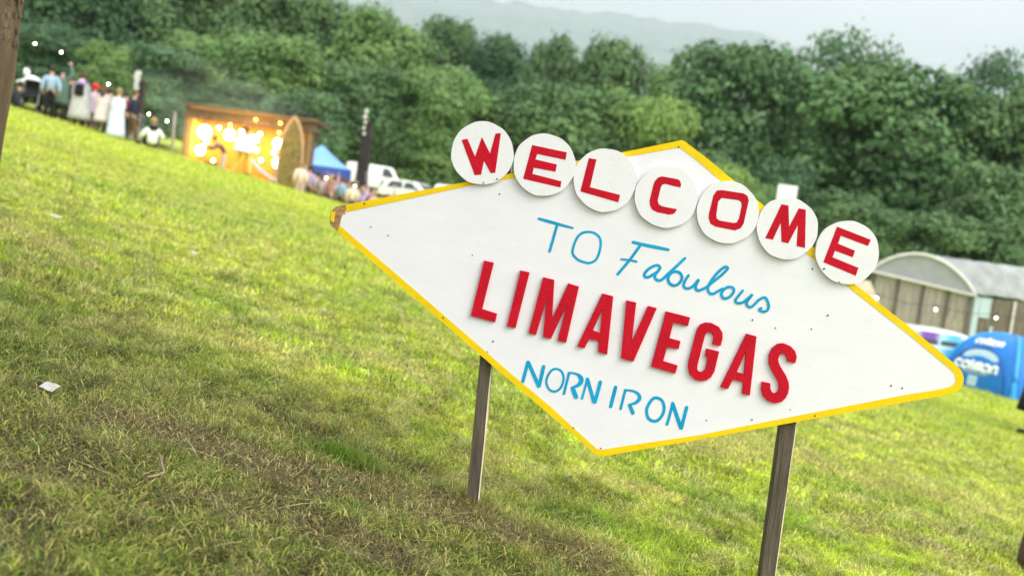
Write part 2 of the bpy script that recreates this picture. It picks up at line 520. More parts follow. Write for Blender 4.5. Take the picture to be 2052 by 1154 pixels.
def weeds(n, L0, L1, w0, w1, flat, palette, d0, d1):
    D = d0 + (d1 - d0) * rng.random(n) ** .9; u = rng.uniform(-1250, 1250, n)
    x, y = u / FPX * D, D
    m = 5 if flat < 1.5 else 1
    x = np.repeat(x, m); y = np.repeat(y, m); k = len(x)
    az = rng.uniform(0, 6.283, k); L = rng.uniform(L0, L1, k); w2 = (rng.uniform(w0, w1, k) * .5)[:, None]
    le = np.clip(rng.normal(flat, .12, k), .2, 1.54)
    base = np.stack([x, y, zg(x, y) + (.012 if m == 5 else .022)], 1)
    h = np.stack([np.cos(az), np.sin(az), -0.159 * np.cos(az)], 1); wd = np.stack([-np.sin(az), np.cos(az), .159 * np.sin(az)], 1); up = np.array((.157, 0, .987))
    mid = base + (h * np.sin(le)[:, None] + up * np.cos(le)[:, None]) * (L * .55)[:, None]
    tip = mid + (h * np.sin(np.minimum(le * 1.1, 1.56))[:, None] + up * np.cos(np.minimum(le * 1.1, 1.56))[:, None]) * (L * .45)[:, None]
    c = np.array(palette) * rng.uniform(.6, 1.35, k)[:, None]
    return np.stack([base - wd * w2 * .4, base + wd * w2 * .4, mid + wd * w2, mid - wd * w2, tip], 1).reshape(-1, 3), np.repeat(c[:, None, :], 5, 1).reshape(-1, 3)
parts += [weeds(260, .022, .05, .010, .020, 1.2, (.13, .24, .045), 1.6, 9), weeds(900, .07, .20, .0018, .003, 1.53, (.72, .64, .34), 1.6, 10), weeds(500, .05, .12, .0018, .003, 1.53, (.20, .14, .07), 1.6, 6)]
V = np.concatenate([p[0] for p in parts]); Cc = np.concatenate([p[1] for p in parts])
nb = len(V) // 5
o5 = np.arange(nb) * 5
lp = np.stack([o5, o5 + 1, o5 + 2, o5 + 3, o5 + 3, o5 + 2, o5 + 4], 1)
st = np.stack([np.arange(nb) * 7, np.arange(nb) * 7 + 4], 1).ravel()
me = numpy_mesh('grass', V, lp.ravel(), st, Cc)
props(link('grass', me, M_grass), 'short trampled grass, yellow green with straw and brown patches, covering the slope', 'grass', kind='stuff')

# ------------------------------------------------------------------ mountain and air
mxs = np.linspace(-8200, 8200, 230); mys = np.linspace(1150, 11000, 200)
XX, YY = np.meshgrid(mxs, mys); fx, fy = XX.ravel(), YY.ravel()
t = np.clip((fy - 1150) / 9500, 0, 1.03)
fall = 1 - sstep(0.20, 0.62, fx / fy) * 0.8
zz = fy * (0.115 + 0.098 * t ** 0.9) * fall + ((fbm(fx, fy, 0.0016, 4) - 0.5) * 0.016 + (fbm(fx, fy, 0.006, 6) - 0.5) * 0.014) * fy
zz = np.where(fy < 1200, 20, zz)
V = np.stack([fx, fy, zz], 1)
nx, ny = len(mxs), len(mys)
ii = np.arange(nx * ny).reshape(ny, nx)
quads = np.stack([ii[:-1, :-1], ii[:-1, 1:], ii[1:, 1:], ii[1:, :-1]], -1).reshape(-1, 4)
me = numpy_mesh('mountain', V, quads.ravel(), np.arange(len(quads)) * 4)
M_hill = bpy.data.materials.new('hill_cover')
n_, l_, p_ = nodes_of(M_hill)
t_ = n_.new('ShaderNodeTexCoord')
q_ = n_.new('ShaderNodeTexNoise'); q_.inputs['Scale'].default_value = 0.006; q_.inputs['Detail'].default_value = 7; q_.inputs['Roughness'].default_value = 0.65
l_.new(t_.outputs['Object'], q_.inputs['Vector'])
r_ = n_.new('ShaderNodeValToRGB')
e = r_.color_ramp.elements
e[0].position = 0.44; e[0].color = (0.012, 0.035, 0.025, 1)
e[1].position = 0.58; e[1].color = (0.13, 0.20, 0.10, 1)
l_.new(q_.outputs['Fac'], r_.inputs['Fac']); l_.new(r_.outputs['Color'], p_.inputs['Base Color'])
p_.inputs['Roughness'].default_value = 1
props(link('mountain', me, M_hill, smooth=True), kind='structure')

HZ = MB()
HZ.box((0, 5480, 1230), (17000, 11200, 2530))
M_haze = bpy.data.materials.new('haze')
M_haze.use_nodes = True
hn, hl = M_haze.node_tree.nodes, M_haze.node_tree.links
hn.remove(hn['Principled BSDF'])
pv = hn.new('ShaderNodeVolumePrincipled')
pv.inputs['Color'].default_value = (0.62, 0.695, 0.76, 1)
pv.inputs['Density'].default_value = 0.00018
hl.new(pv.outputs['Volume'], hn['Material Output'].inputs['Volume'])
props(HZ.build('haze', M_haze), 'pale misty air in front of the far hill', 'haze', kind='stuff')

# ------------------------------------------------------------------ the welcome sign
YB = 3.2                                   # plane of the board's painted face
def zoom(x0, y0, sc):
    return lambda pts: [(x0 + p[0] / sc, y0 + p[1] / sc) for p in pts]
Z1 = zoom(890, 230, 5.13); Z2 = zoom(1260, 320, 5.13); Z3 = zoom(1500, 380, 5.13)
Z4 = zoom(930, 500, 5.13); Z5 = zoom(1230, 600, 5.13)
Z6 = zoom(1060, 420, 7.329); Z7 = zoom(1270, 480, 6.83); Z8 = zoom(1030, 710, 5.546)
def on(pts, Y): return [at(p[0], p[1], Y) for p in pts]

def catmull(pts, closed, sub=6):
    n = len(pts); out = []
    for i in range(n if closed else n - 1):
        g = lambda k: pts[k % n] if closed else pts[max(0, min(n - 1, k))]
        p0, p1, p2, p3 = g(i - 1), g(i), g(i + 1), g(i + 2)
        for s_ in range(sub):
            t = s_ / sub
            out.append(tuple(0.5 * (2 * b + (c - a) * t + (2 * a - 5 * b + 4 * c - d) * t * t + (3 * b - a - 3 * c + d) * t ** 3)
                             for a, b, c, d in zip(p0, p1, p2, p3)))
    if not closed: out.append(tuple(pts[-1]))
    return out

M_white = mat('white_paint', (0.755, 0.77, 0.80), 0.55, 0.03, 5, 0.05, 48, spec=0.25, stretch=(1, 1, 2.6), dirt=(0.58, 0.56, 0.5), dirt_amt=0.18)
M_disc = mat('white_disc_paint', (0.755, 0.765, 0.785), 0.55, 0.03, 9, 0.07, 90, spec=0.25, dirt=(0.5, 0.48, 0.42), dirt_amt=0.22)
M_yellow = mat('yellow_paint', (0.80, 0.57, 0.004), 0.6, 0.06, 7, 0.2, 60, spec=0.18, dirt=(0.25, 0.17, 0.05), dirt_amt=0.35)
M_red = mat('red_paint', (0.50, 0.004, 0.018), 0.7, 0.10, 14, 0.25, 160, spec=0.15, dirt=(0.6, 0.10, 0.12), dirt_amt=0.15)
M_blue = mat('blue_paint', (0.004, 0.31, 0.56), 0.65, 0.16, 14, 0.15, 90, spec=0.15)
M_edge = mat('board_edge', (0.12, 0.09, 0.05), 0.85, 0.3, 20)
M_ply = mat('bare_plywood', (0.36, 0.21, 0.09), 0.85, 0.35, 30, 0.5, 80, dirt=(0.06, 0.045, 0.03), dirt_amt=0.8, stretch=(1, 1, 3))
M_hole = mat('screw_hole', (0.035, 0.03, 0.025), 0.8, 0.3)
M_post = mat('weathered_post', (0.10, 0.083, 0.058), 0.9, 0.35, 9, 0.8, 30, dirt=(0.035, 0.03, 0.02), dirt_amt=0.7, stretch=(5, 5, 0.5))
M_scuff = mat('scuff', (0.30, 0.29, 0.27), 0.8, 0.2, 40)
M_grime = mat('grime', (0.56, 0.545, 0.49), 0.8, 0.25, 60)
M_lit_edge = mat('lit_post_edge', (0.6, 0.52, 0.36), 0.85, 0.2, 9)  # lit right edge of the posts, brightness painted into the wood colour

base_xy = (0.45, YB + 0.03)
SIGN = empty('welcome_sign', (base_xy[0], base_xy[1], gz(*base_xy)),
             'white diamond sign with yellow border, raised red letters and seven discs on two wooden posts', 'sign')
OUT = [(693.7, 410.2), (675, 414.3), (669.8, 416.4), (663.5, 424.7), (660.9, 438), (661, 446.6), (664.6, 452.8), (676, 463.7),
       (850, 614), (1030, 769.5), (1105.7, 834.4), (1156.2, 875.9), (1190.5, 908.3), (1199.5, 913), (1210, 913.5), (1235.5, 909),
       (1400, 880.4), (1600, 844), (1820, 804.5), (1882, 793.6), (1912, 787), (1923, 780), (1930, 769), (1931.5, 758.5), (1929, 747.6),
       (1923, 738), (1912, 728), (1820, 652.5), (1715, 571), (1619.8, 486), (1419.8, 320), (1373, 284), (1366, 281), (1345, 285.5), (1245, 306)]
INN = [(693, 425.6), (685.9, 428.4), (680.7, 451.8), (850, 597), (1030, 753.3), (1062.5, 780.3), (1105.7, 816.4), (1152.6, 859.7),
       (1188.7, 892.1), (1197.7, 899.8), (1208.5, 900.2), (1264.4, 891.2), (1400, 871.4), (1600, 832), (1820, 789.7), (1866.8, 782.7),
       (1901, 775.6), (1910.4, 771), (1915, 760.8), (1913.5, 750.7), (1907, 742), (1885.5, 724), (1820, 669.6), (1700, 575), (1590, 487),
       (1443, 362), (1394.5, 320), (1362, 296), (1256, 314.6), (1032, 356.7), (952.4, 370.3)]
b = MB(); b.plate(on(OUT, YB), YB, YB + 0.018, side_mi=1)
board = b.build('board', [M_white, M_edge], SIGN, world=True)
b = MB(); b.plate(on(OUT, YB), YB - 0.0012, YB - 0.0001, [on(INN, YB)], side_mi=0)
b.build('border', M_yellow, board)
def sub(o):
    return o
TIP = [(694.2, 410.0), (675, 414.0), (669.6, 416.2), (663.2, 424.6), (660.6, 438), (660.7, 446.8), (664.4, 453), (676.2, 464), (678, 458),
       (681.5, 450), (683, 440), (687, 428.8), (692.6, 429.2), (690.5, 425), (695, 420), (693, 415)]
b = MB(); b.plate(on(TIP, YB), YB - 0.0022, YB + 0.0185)
o = sub(b.build('worn_corner', M_ply, board)); o['label'] = 'corner with the paint rubbed off to bare brown wood'
b = MB(); b.plate(on([(664.5, 424.3), (672.5, 424.5), (671, 434), (670.2, 442), (668.5, 446.8), (666, 444), (663, 442), (663.4, 432)], YB), YB - 0.0032, YB - 0.0021)
sub(b.build('paint_flake', M_yellow, board))

# raised red letters
RAISED = {
 'L': (Z4([(208,113),(306,135),(186,612),(340,660),(320,745),(68,680)]), None),
 'I': (Z4([(580,215),(674,235),(530,805),(440,788)]), None),
 'M': (Z4([(815,285),(928,312),(906,712),(1072,348),(1182,380),(1050,955),(962,935),(1056,575),(895,915),(812,900),(847,520),(740,875),(662,858)]), None),
 'A': (Z4([(1425,452),(1534,480),(1472,1075),(1380,1055),(1385,938),(1285,920),(1240,1012),(1165,995)]), Z4([(1424,612),(1398,858),(1325,830)])),
 'V': (Z4([(1672,522),(1770,545),(1724,956),(1895,580),(1982,602),(1742,1150),(1615,1118)]), None),
 'E': (Z5([(540,122),(784,185),(764,272),(612,240),(574,398),(686,428),(668,508),(548,492),(508,632),(656,678),(634,760),(386,690)]), None),
 'G': (Z5([(1100,475),(1015,462),(1030,385),(1015,348),(985,335),(955,340),(938,370),(860,680),(858,715),(875,740),(910,747),(945,715),(968,605),(942,582),(958,505),(1084,535),(1035,740),(1000,800),(950,832),(890,838),(830,820),(780,770),(766,700),(770,640),(858,310),(890,260),(945,237),(1010,243),(1080,280),(1118,340),(1120,400)]), None),
 'A2': (Z5([(1368,352),(1468,380),(1400,985),(1322,968),(1335,850),(1225,822),(1175,918),(1100,900)]), Z5([(1362,530),(1340,768),(1265,745)])),
 'S': (Z5(catmull([(1866,655),(1785,635)],False,1) + [(1783,600),(1765,566),(1735,552),(1706,570),(1690,610),(1695,645),(1712,685),(1770,780),(1797,845),(1803,900),(1792,965),(1765,1015),(1725,1052),(1650,1066),(1580,1040),(1535,990),(1517,920),(1528,845),(1610,862),(1612,920),(1630,955),(1660,967),(1692,945),(1702,900),(1692,845),(1620,720),(1597,650),(1598,570),(1632,500),(1690,455),(1750,450),(1820,480),(1865,530),(1882,590)]), None),
}
for k, (outl, hole) in RAISED.items():
    yf = YB - 0.010
    b = MB(); b.plate(on(outl, yf), yf, YB - 0.0002, [on(hole, yf)] if hole else ())
    es = [e for e in b.bm.edges if all(abs(v.co.y - yf) < 1e-5 for v in e.verts) and any(abs(f.normal.y) < 0.5 for f in e.link_faces)]
    link_o = b.build('raised_letter', M_red, SIGN, world=True)

# painted blue lines
def ribbon(mb, pts, wid, y, closed=False, sub_=7):
    """a brush stroke: pts and width in photo pixels"""
    if isinstance(wid, (int, float)): wid = [wid] * len(pts)
    P = catmull([(p[0], p[1], w) for p, w in zip(pts, wid)], closed, sub_)
    if closed: P.append(P[0])
    L, Rr, n = [], [], len(P)
    for i, (x, yv, w) in enumerate(P):
        if closed: a, c = P[i - 1 if i else n - 2], P[i + 1 if i < n - 1 else 1]
        else: a, c = P[max(0, i - 1)], P[min(n - 1, i + 1)]
        tx, ty = c[0] - a[0], c[1] - a[1]; q = math.hypot(tx, ty) or 1
        nx_, ny_ = -ty / q, tx / q
        L.append((x + nx_ * w / 2, yv + ny_ * w / 2)); Rr.append((x - nx_ * w / 2, yv - ny_ * w / 2))
    yy = [y - 0.0004 * i / n for i in range(n)]
    lv = [mb.bm.verts.new(at(p[0], p[1], q)) for p, q in zip(L, yy)]
    rv = [mb.bm.verts.new(at(p[0], p[1], q)) for p, q in zip(Rr, yy)]
    for i in range(n - 1):
        mb.bm.faces.new((lv[i], rv[i], rv[i + 1], lv[i + 1]))
    if not closed:
        for i, s_ in ((0, 1), (n - 1, -1)):
            x, yv, w = P[i]; j = i + s_
            ang = math.atan2(yv - P[j][1], x - P[j][0])
            fan = [mb.bm.verts.new(at(x + math.cos(ang + a) * w / 2, yv + math.sin(ang + a) * w / 2, yy[i] - 0.00001)) for a in np.linspace(-1.57, 1.57, 8)]
            mb.bm.faces.new(fan)

def lettering(name, strokes):
    mb = MB()
    for i, (tr, sc, pts, w, cl) in enumerate(strokes):
        w = [q / sc for q in w] if isinstance(w, (list, tuple)) else w / sc
        ribbon(mb, tr(pts), w, YB - 0.0008 - 0.00025 * i, cl)
    return sub(mb.build(name, M_blue, board))
s6, s7, s8 = 7.329, 6.83, 5.546
PW1 = ([
 (Z6, s6, [(145,135),(300,178),(480,228),(645,272)], [38,46,40,28], False),
 (Z6, s6, [(415,225),(360,420),(305,612)], 40, False),
 (Z6, s6, [(870,328),(960,345),(1035,410),(1055,500),(1030,640),(980,740),(900,781),(830,778),(720,735),(650,660),(645,580),(690,450),(740,375),(800,338)], 36, True),
 (Z6, s6, [(1530,480),(1700,520),(1900,560),(2048,590)], [44,50,50,40], False),
 (Z6, s6, [(1640,520),(1480,740),(1305,948)], 42, False),
 (Z6, s6, [(1355,730),(1470,740),(1580,762)], 30, False)])
lettering('painted_script', [
 (Z7, s7, [(360,385),(325,352),(250,375),(180,425),(145,480),(160,513),(205,513),(265,478),(325,440)], 40, True),
 (Z7, s7, [(362,390),(330,435),(292,490),(298,535),(340,560),(390,545),(460,480),(560,390),(700,258)], 40, False),
 (Z7, s7, [(570,438),(630,455),(660,505),(650,560),(605,612),(550,628),(495,602),(472,550),(480,500),(515,458)], 40, True),
 (Z7, s7, [(750,492),(705,560),(685,620),(700,658),(750,668),(810,640),(855,590),(890,548),(855,620),(850,668),(880,697),(940,680),(1010,640),(1090,575),(1180,505),(1260,430),(1287,390),(1265,374),(1220,390),(1130,475),(1060,570),(1020,650),(1020,700),(1050,738),(1095,740),(1150,710),(1215,672)], 38, False),
 (Z7, s7, [(1300,648),(1360,662),(1370,710),(1330,770),(1270,803),(1220,795),(1203,745),(1220,700),(1260,665)], 38, True),
 (Z7, s7, [(1492,700),(1435,770),(1395,825),(1405,860),(1450,870),(1510,850),(1570,800),(1625,752),(1565,830),(1545,880),(1570,915),(1610,922),(1660,880),(1720,820),(1795,792),(1835,845),(1850,910),(1835,960),(1795,985),(1745,977),(1722,955),(1745,938)], 36, False)])
PW3 = ([
 (Z8, s8, [(155,85),(125,200),(98,300)], 38, False), (Z8, s8, [(160,88),(218,220),(275,350)], 42, False), (Z8, s8, [(330,135),(305,245),(280,350)], 40, False),
 (Z8, s8, [(460,160),(520,180),(550,240),(545,310),(510,380),(450,412),(390,385),(360,310),(375,240),(415,180)], 26, True),
 (Z8, s8, [(613,205),(583,325),(556,435)], 30, False), (Z8, s8, [(610,202),(690,215),(738,250),(748,295),(712,342),(640,365)], [22,26,46,52,40,16], False), (Z8, s8, [(655,380),(690,470)], 50, False),
 (Z8, s8, [(815,268),(785,385),(757,490)], 26, False), (Z8, s8, [(817,275),(855,405),(888,525)], 40, False), (Z8, s8, [(960,308),(930,425),(900,528)], 40, False),
 (Z8, s8, [(1130,365),(1103,470),(1076,575)], 40, False),
 (Z8, s8, [(1238,395),(1210,505),(1186,602)], 30, False), (Z8, s8, [(1235,395),(1320,405),(1382,440),(1395,490),(1350,538),(1275,555)], [24,26,36,42,34,16], False), (Z8, s8, [(1290,570),(1322,648)], 42, False),
 (Z8, s8, [(1590,482),(1645,512),(1670,590),(1650,670),(1600,730),(1540,738),(1490,700),(1475,620),(1500,550),(1545,492)], 34, True),
 (Z8, s8, [(1765,540),(1732,670),(1702,775)], 32, False), (Z8, s8, [(1765,548),(1810,680),(1855,812)], 42, False), (Z8, s8, [(1920,588),(1890,705),(1862,815)], 38, False)])

for strokes, counts in ((PW1, (2, 1, 3)), (PW3, (3, 1, 3, 3, 1, 3, 1, 3))):
    o_ = 0
    for c_ in counts:
        lettering('painted_letter', strokes[o_:o_ + c_]); o_ += c_

# seven discs with their painted letters
DISCS = [
 ((966.8,307.2),(63.2,64.0), Z1([(180,262),(240,247),(318,432),(388,230),(472,398),(528,196),(584,190),(526,598),(478,600),(410,475),(380,618),(314,622)]), None),
 ((1090.8,330.4),(62.8,63.0), Z1([(905,312),(1262,388),(1248,465),(958,405),(940,460),(1160,512),(1145,588),(922,545),(908,608),(1206,685),(1195,748),(812,660)]), None),
 ((1212.4,361.0),(63.6,64.0), Z1([(1487,447),(1567,460),(1500,745),(1810,825),(1790,902),(1400,788)]), None),
 ((1335.4,394.3),(63.7,62.9), Z2([(532,287),(538,255),(528,220),(500,200),(340,172),(300,185),(265,225),(250,270),(214,420),(218,470),(240,515),(290,540),(410,565),(455,560),(482,538),(494,508),(420,495),(345,480),(310,460),(297,420),(330,285),(345,258),(380,250),(460,272)]), None),
 ((1458.5,425.5),(62.7,63.0), Z2([(905,318),(960,313),(1180,347),(1220,373),(1234,420),(1182,655),(1150,705),(1090,728),(890,688),(840,660),(820,600),(825,550),(870,370)]), Z2([(955,394),(1130,418),(1157,440),(1160,480),(1132,605),(1110,645),(1075,650),(930,625),(905,605),(900,570),(920,430)])),
 ((1577.9,457.6),(61.8,62.5), Z2([(1570,458),(1642,472),(1648,690),(1748,500),(1820,515),(1812,908),(1725,888),(1738,672),(1640,860),(1570,845),(1562,650),(1482,822),(1402,808)]), None),
 ((1698.4,505.9),(64.0,64.0), Z3([(910,380),(1258,516),(1228,580),(948,474),(920,555),(1095,628),(1070,695),(888,628),(864,695),(1130,803),(1102,885),(768,745)]), None),
]
for k, ((cx_, cy_), (rx_, ry_), outl, hole) in enumerate(DISCS):
    yf = YB - 0.014 - 0.0006 * (k % 2)
    ring = []
    for i in range(72):
        a = 2 * math.pi * i / 72
        w = 0.992 + 0.008 * math.sin(3 * a + k * 1.7) + 0.006 * math.sin(7 * a + k * 0.9) + 0.004 * math.sin(13 * a + 2.2 * k)
        ring.append((cx_ + rx_ * w * math.cos(a), cy_ + ry_ * w * math.sin(a)))
    b = MB(); b.plate(on(ring, yf), yf, YB - 0.0016)
    d = b.build('disc', M_disc, SIGN, world=True)
    b = MB(); b.plate(on(outl, yf), yf - 0.0008, yf - 0.0001, [on(hole, yf)] if hole else ())
    b.build('letter', M_red, d)

for px, py in [(969,366.5),(996,359),(1001,389),(946.5,511),(888,637),(977,705),(1628,539),(1651.5,538.5),(1659,632),(1554,657),(1508,641),
               (1584,820.5),(1633,833),(1507,840.5),(730,408.5),(743,455),(778,472),(1149,857),(1204,898),(1786,772.5),(1808,777.5),(1360,295),(988,684),(1416,842),(1682,565),(1626,659)]:
    front = YB - 0.0165 if (px, py) in ((969,366.5),(996,359),(1651.5,538.5),(1682,565)) else YB - 0.0018
    rr = random.uniform(1.1, 2.0)
    b = MB(); b.plate(on([(px + rr * math.cos(a), py + rr * math.sin(a)) for a in np.linspace(0, 6.283, 9)[:-1]], front), front, front + 0.0012)
    b.build('screw', M_hole, SIGN, world=True)

for pts in (Z4([(1100,950),(1095,1020),(1120,1060),(1195,1100)]), [(752,492),(758,497),(768,500)], [(1718,590),(1760,600),(1800,606)], [(1690,598),(1740,612),(1790,616)], [(1676,594),(1680,589),(1683,585)], [(1264,775),(1272,781)], [(1296,804),(1304,806)], [(1100,612),(1112,617)], [(1204,844),(1212,848),(1216,854)]):
    b = MB(); ribbon(b, pts, 0.8, YB - 0.0006, False); b.build('scratch', M_scuff, SIGN)
for pts, w_ in (([(1652,515),(1646,530),(1660,545)], 5), ([(1006,372),(1020,366)], 4), ([(1236,414),(1222,421)], 7), ([(1572,590),(1566,612)], 6)):
    b = MB(); ribbon(b, pts, w_, YB - (0.0157 if pts[0][0] == 1236 else 0.0005), False); b.build('stain', M_grime, SIGN)

def sign_post(p0, p1, w, lift):
    """square post between two photo pixels in the plane behind the board, one corner chamfered, its sunlit tone put in the colour"""
    a, c = at(*p0, YB + 0.0195), at(*p1, YB + 0.0195)
    d = (c - a).normalized(); s_ = Vector((d.z, 0, -d.x))
    a = a - d * lift
    secs = []
    n = 16
    for i in range(n + 1):
        p = a.lerp(c, i / n)
        j = lambda q: q + random.uniform(-0.0012, 0.0012)
        secs.append([p + s_ * (-w / 2) + Vector((0, 0, 0)), p + s_ * j(w / 2 - 0.005), p + s_ * j(w / 2) + Vector((0, 0.005, 0)),
                     p + s_ * (w / 2) + Vector((0, 0.045, 0)), p + s_ * (-w / 2) + Vector((0, 0.045, 0))])
    b = MB(); b.loft(secs)
    bmesh.ops.recalc_face_normals(b.bm, faces=b.bm.faces)
    for f in b.bm.faces:
        if f.normal.dot(s_) > 0.3 and f.normal.y < -0.25: f.material_index = 1
    return b.build('post', [M_post, M_lit_edge], SIGN, world=True)
sign_post((946.5, 1012), (1016, 302), 27.5 / FPX * YB, 0.22)
sign_post((1535, 1190), (1631, 498), 31.5 / FPX * YB, 0.25)

# ------------------------------------------------------------------ trees
def crown_mesh(name, seed, n_leaf, sparse=0.0, tall=1.0):
    """crown 16 m high overall, 5 m radius: leaf-sized faces spread over many lumps"""
    g = np.random.default_rng(seed)
    lumps = []
    n_l = 74
    for i in range(n_l):
        zf = g.uniform(0.10, 1.0) ** 0.85
        prof = math.sin(math.pi * min(1, 0.16 + 0.84 * (1 - zf)) ** 0.75) ** 0.6 if zf > 0.5 else 0.8 + 0.4 * zf
        rad = 5.0 * prof * g.uniform(0.35, 0.9)
        a = i * 2.399 + g.uniform(-0.4, 0.4)
        r = g.uniform(1.5, 2.9) * (1.2 - 0.4 * zf)
        lumps.append((rad * math.cos(a), rad * math.sin(a), 1.2 + (14.6 - r) * zf * tall, r))
    lumps.append((0, 0, 14.2, 1.5))
    lumps = np.array(lumps)
    wgt = lumps[:, 3] ** 2; wgt /= wgt.sum()
    k = g.choice(len(lumps), n_leaf, p=wgt)
    d = g.normal(size=(n_leaf, 3)); d /= np.linalg.norm(d, axis=1)[:, None]
    d[:, 2] = np.where(d[:, 2] < -0.35, -d[:, 2], d[:, 2])
    rr = lumps[k, 3] * np.clip(g.normal(0.93, 0.11, n_leaf), 0.3, 1.3)
    bump = 1 + 0.22 * np.sin(d[:, 0] * 5 + k) * np.sin(d[:, 1] * 6 + 2 * k) + 0.12 * np.sin(d[:, 2] * 11 + k)
    p = lumps[k, :3] + d * (rr * bump)[:, None] * np.array((1, 1, 0.95))
    if sparse:
        keep = g.random(n_leaf) > sparse * vnoise(p[:, 0] * 1.3 + p[:, 1], p[:, 2], 0.9, seed)
        p, d, k = p[keep], d[keep], k[keep]
    n = len(p)
    nrm = d + np.array((0, 0, 0.08)) + g.normal(0, 0.40, (n, 3)); nrm /= np.linalg.norm(nrm, axis=1)[:, None]
    t1 = np.cross(nrm, g.normal(size=(n, 3))); t1 /= np.linalg.norm(t1, axis=1)[:, None]
    t2 = np.cross(nrm, t1)
    sz = g.uniform(0.13, 0.29, n)[:, None]
    V = np.stack([p - t1 * sz, p + t2 * sz * 0.62, p + t1 * sz, p - t2 * sz * 0.62], 1).reshape(-1, 3)
    lumpv = g.uniform(0.84, 1.16, len(lumps))[k]
    yel = g.uniform(0, 1, len(lumps))[k] * 0.5 + g.random(n) * 0.5
    c = np.array((0.080, 0.172, 0.076)) * (1 - yel)[:, None] + np.array((0.145, 0.230, 0.086)) * yel[:, None]
    c = c * (lumpv * g.uniform(0.75, 1.25, n))[:, None]
    me = numpy_mesh(name, V, np.arange(n * 4), np.arange(n) * 4, np.repeat(c, 4, 0))
    me.materials.append(M_leaf)
    return me

def trunk_mesh(name, seed):
    g = random.Random(seed)
    b = MB()
    lean = (g.uniform(-.5, .5), g.uniform(-.5, .5))
    pts = [(lean[0] * t * t, lean[1] * t * t, -0.6 + 12.5 * t) for t in (0, .06, .15, .3, .5, .75, 1)]
    b.tube(pts, [.42, .33, .28, .24, .18, .11, .03], 9)
    for i in range(9):
        z0 = g.uniform(3.0, 9.5); a = i * 2.4 + g.uniform(-.3, .3); l = g.uniform(2.0, 3.8)
        b.tube([(0, 0, z0), (math.cos(a) * l * .5, math.sin(a) * l * .5, z0 + l * .45), (math.cos(a) * l, math.sin(a) * l, z0 + l * .8)], [.11, .07, .02], 6)
    me = bpy.data.meshes.new(name); b.bm.to_mesh(me); b.bm.free(); me.materials.append(M_bark)
    return me

CROWNS = [crown_mesh('crown', 100 + i, 38000) for i in range(5)] + [crown_mesh('crown', 120 + i, 16000, 0.75) for i in range(2)]
TRUNKS = [trunk_mesh('trunk', 50 + i) for i in range(3)]
TG = 'trees standing beyond the festival field'
def tree(px, py, hw, D, tint, v, label, group=TG):
    """apex of the crown at photo pixel, half width in pixels at distance D"""
    top = at(px, py, D)
    z0 = gz(top.x, D)
    H = top.z - z0; rw = 1.03 * hw / FPX * D
    e = empty('tree', (top.x, D, z0), label, 'tree', group, random.uniform(0, 6.28))
    tk = bpy.data.objects.new('trunk', TRUNKS[v % 3]); COL.objects.link(tk); tk.parent = e
    tk.scale = (max(.5, H / 16), max(.5, H / 16), H / 16)
    cw = bpy.data.objects.new('crown', CROWNS[v]); COL.objects.link(cw); cw.parent = e
    cw.scale = (rw / 5.0, rw / 5.0, H / 15.6)
    cw.color = (*tint, 1)
    return e
DK, MID, LT, YL, BL = (0.55, 0.68, 0.72), (0.95, 0.98, 0.9), (1.35, 1.32, 1.0), (1.9, 1.7, 1.05), (0.95, 1.0, 1.1)
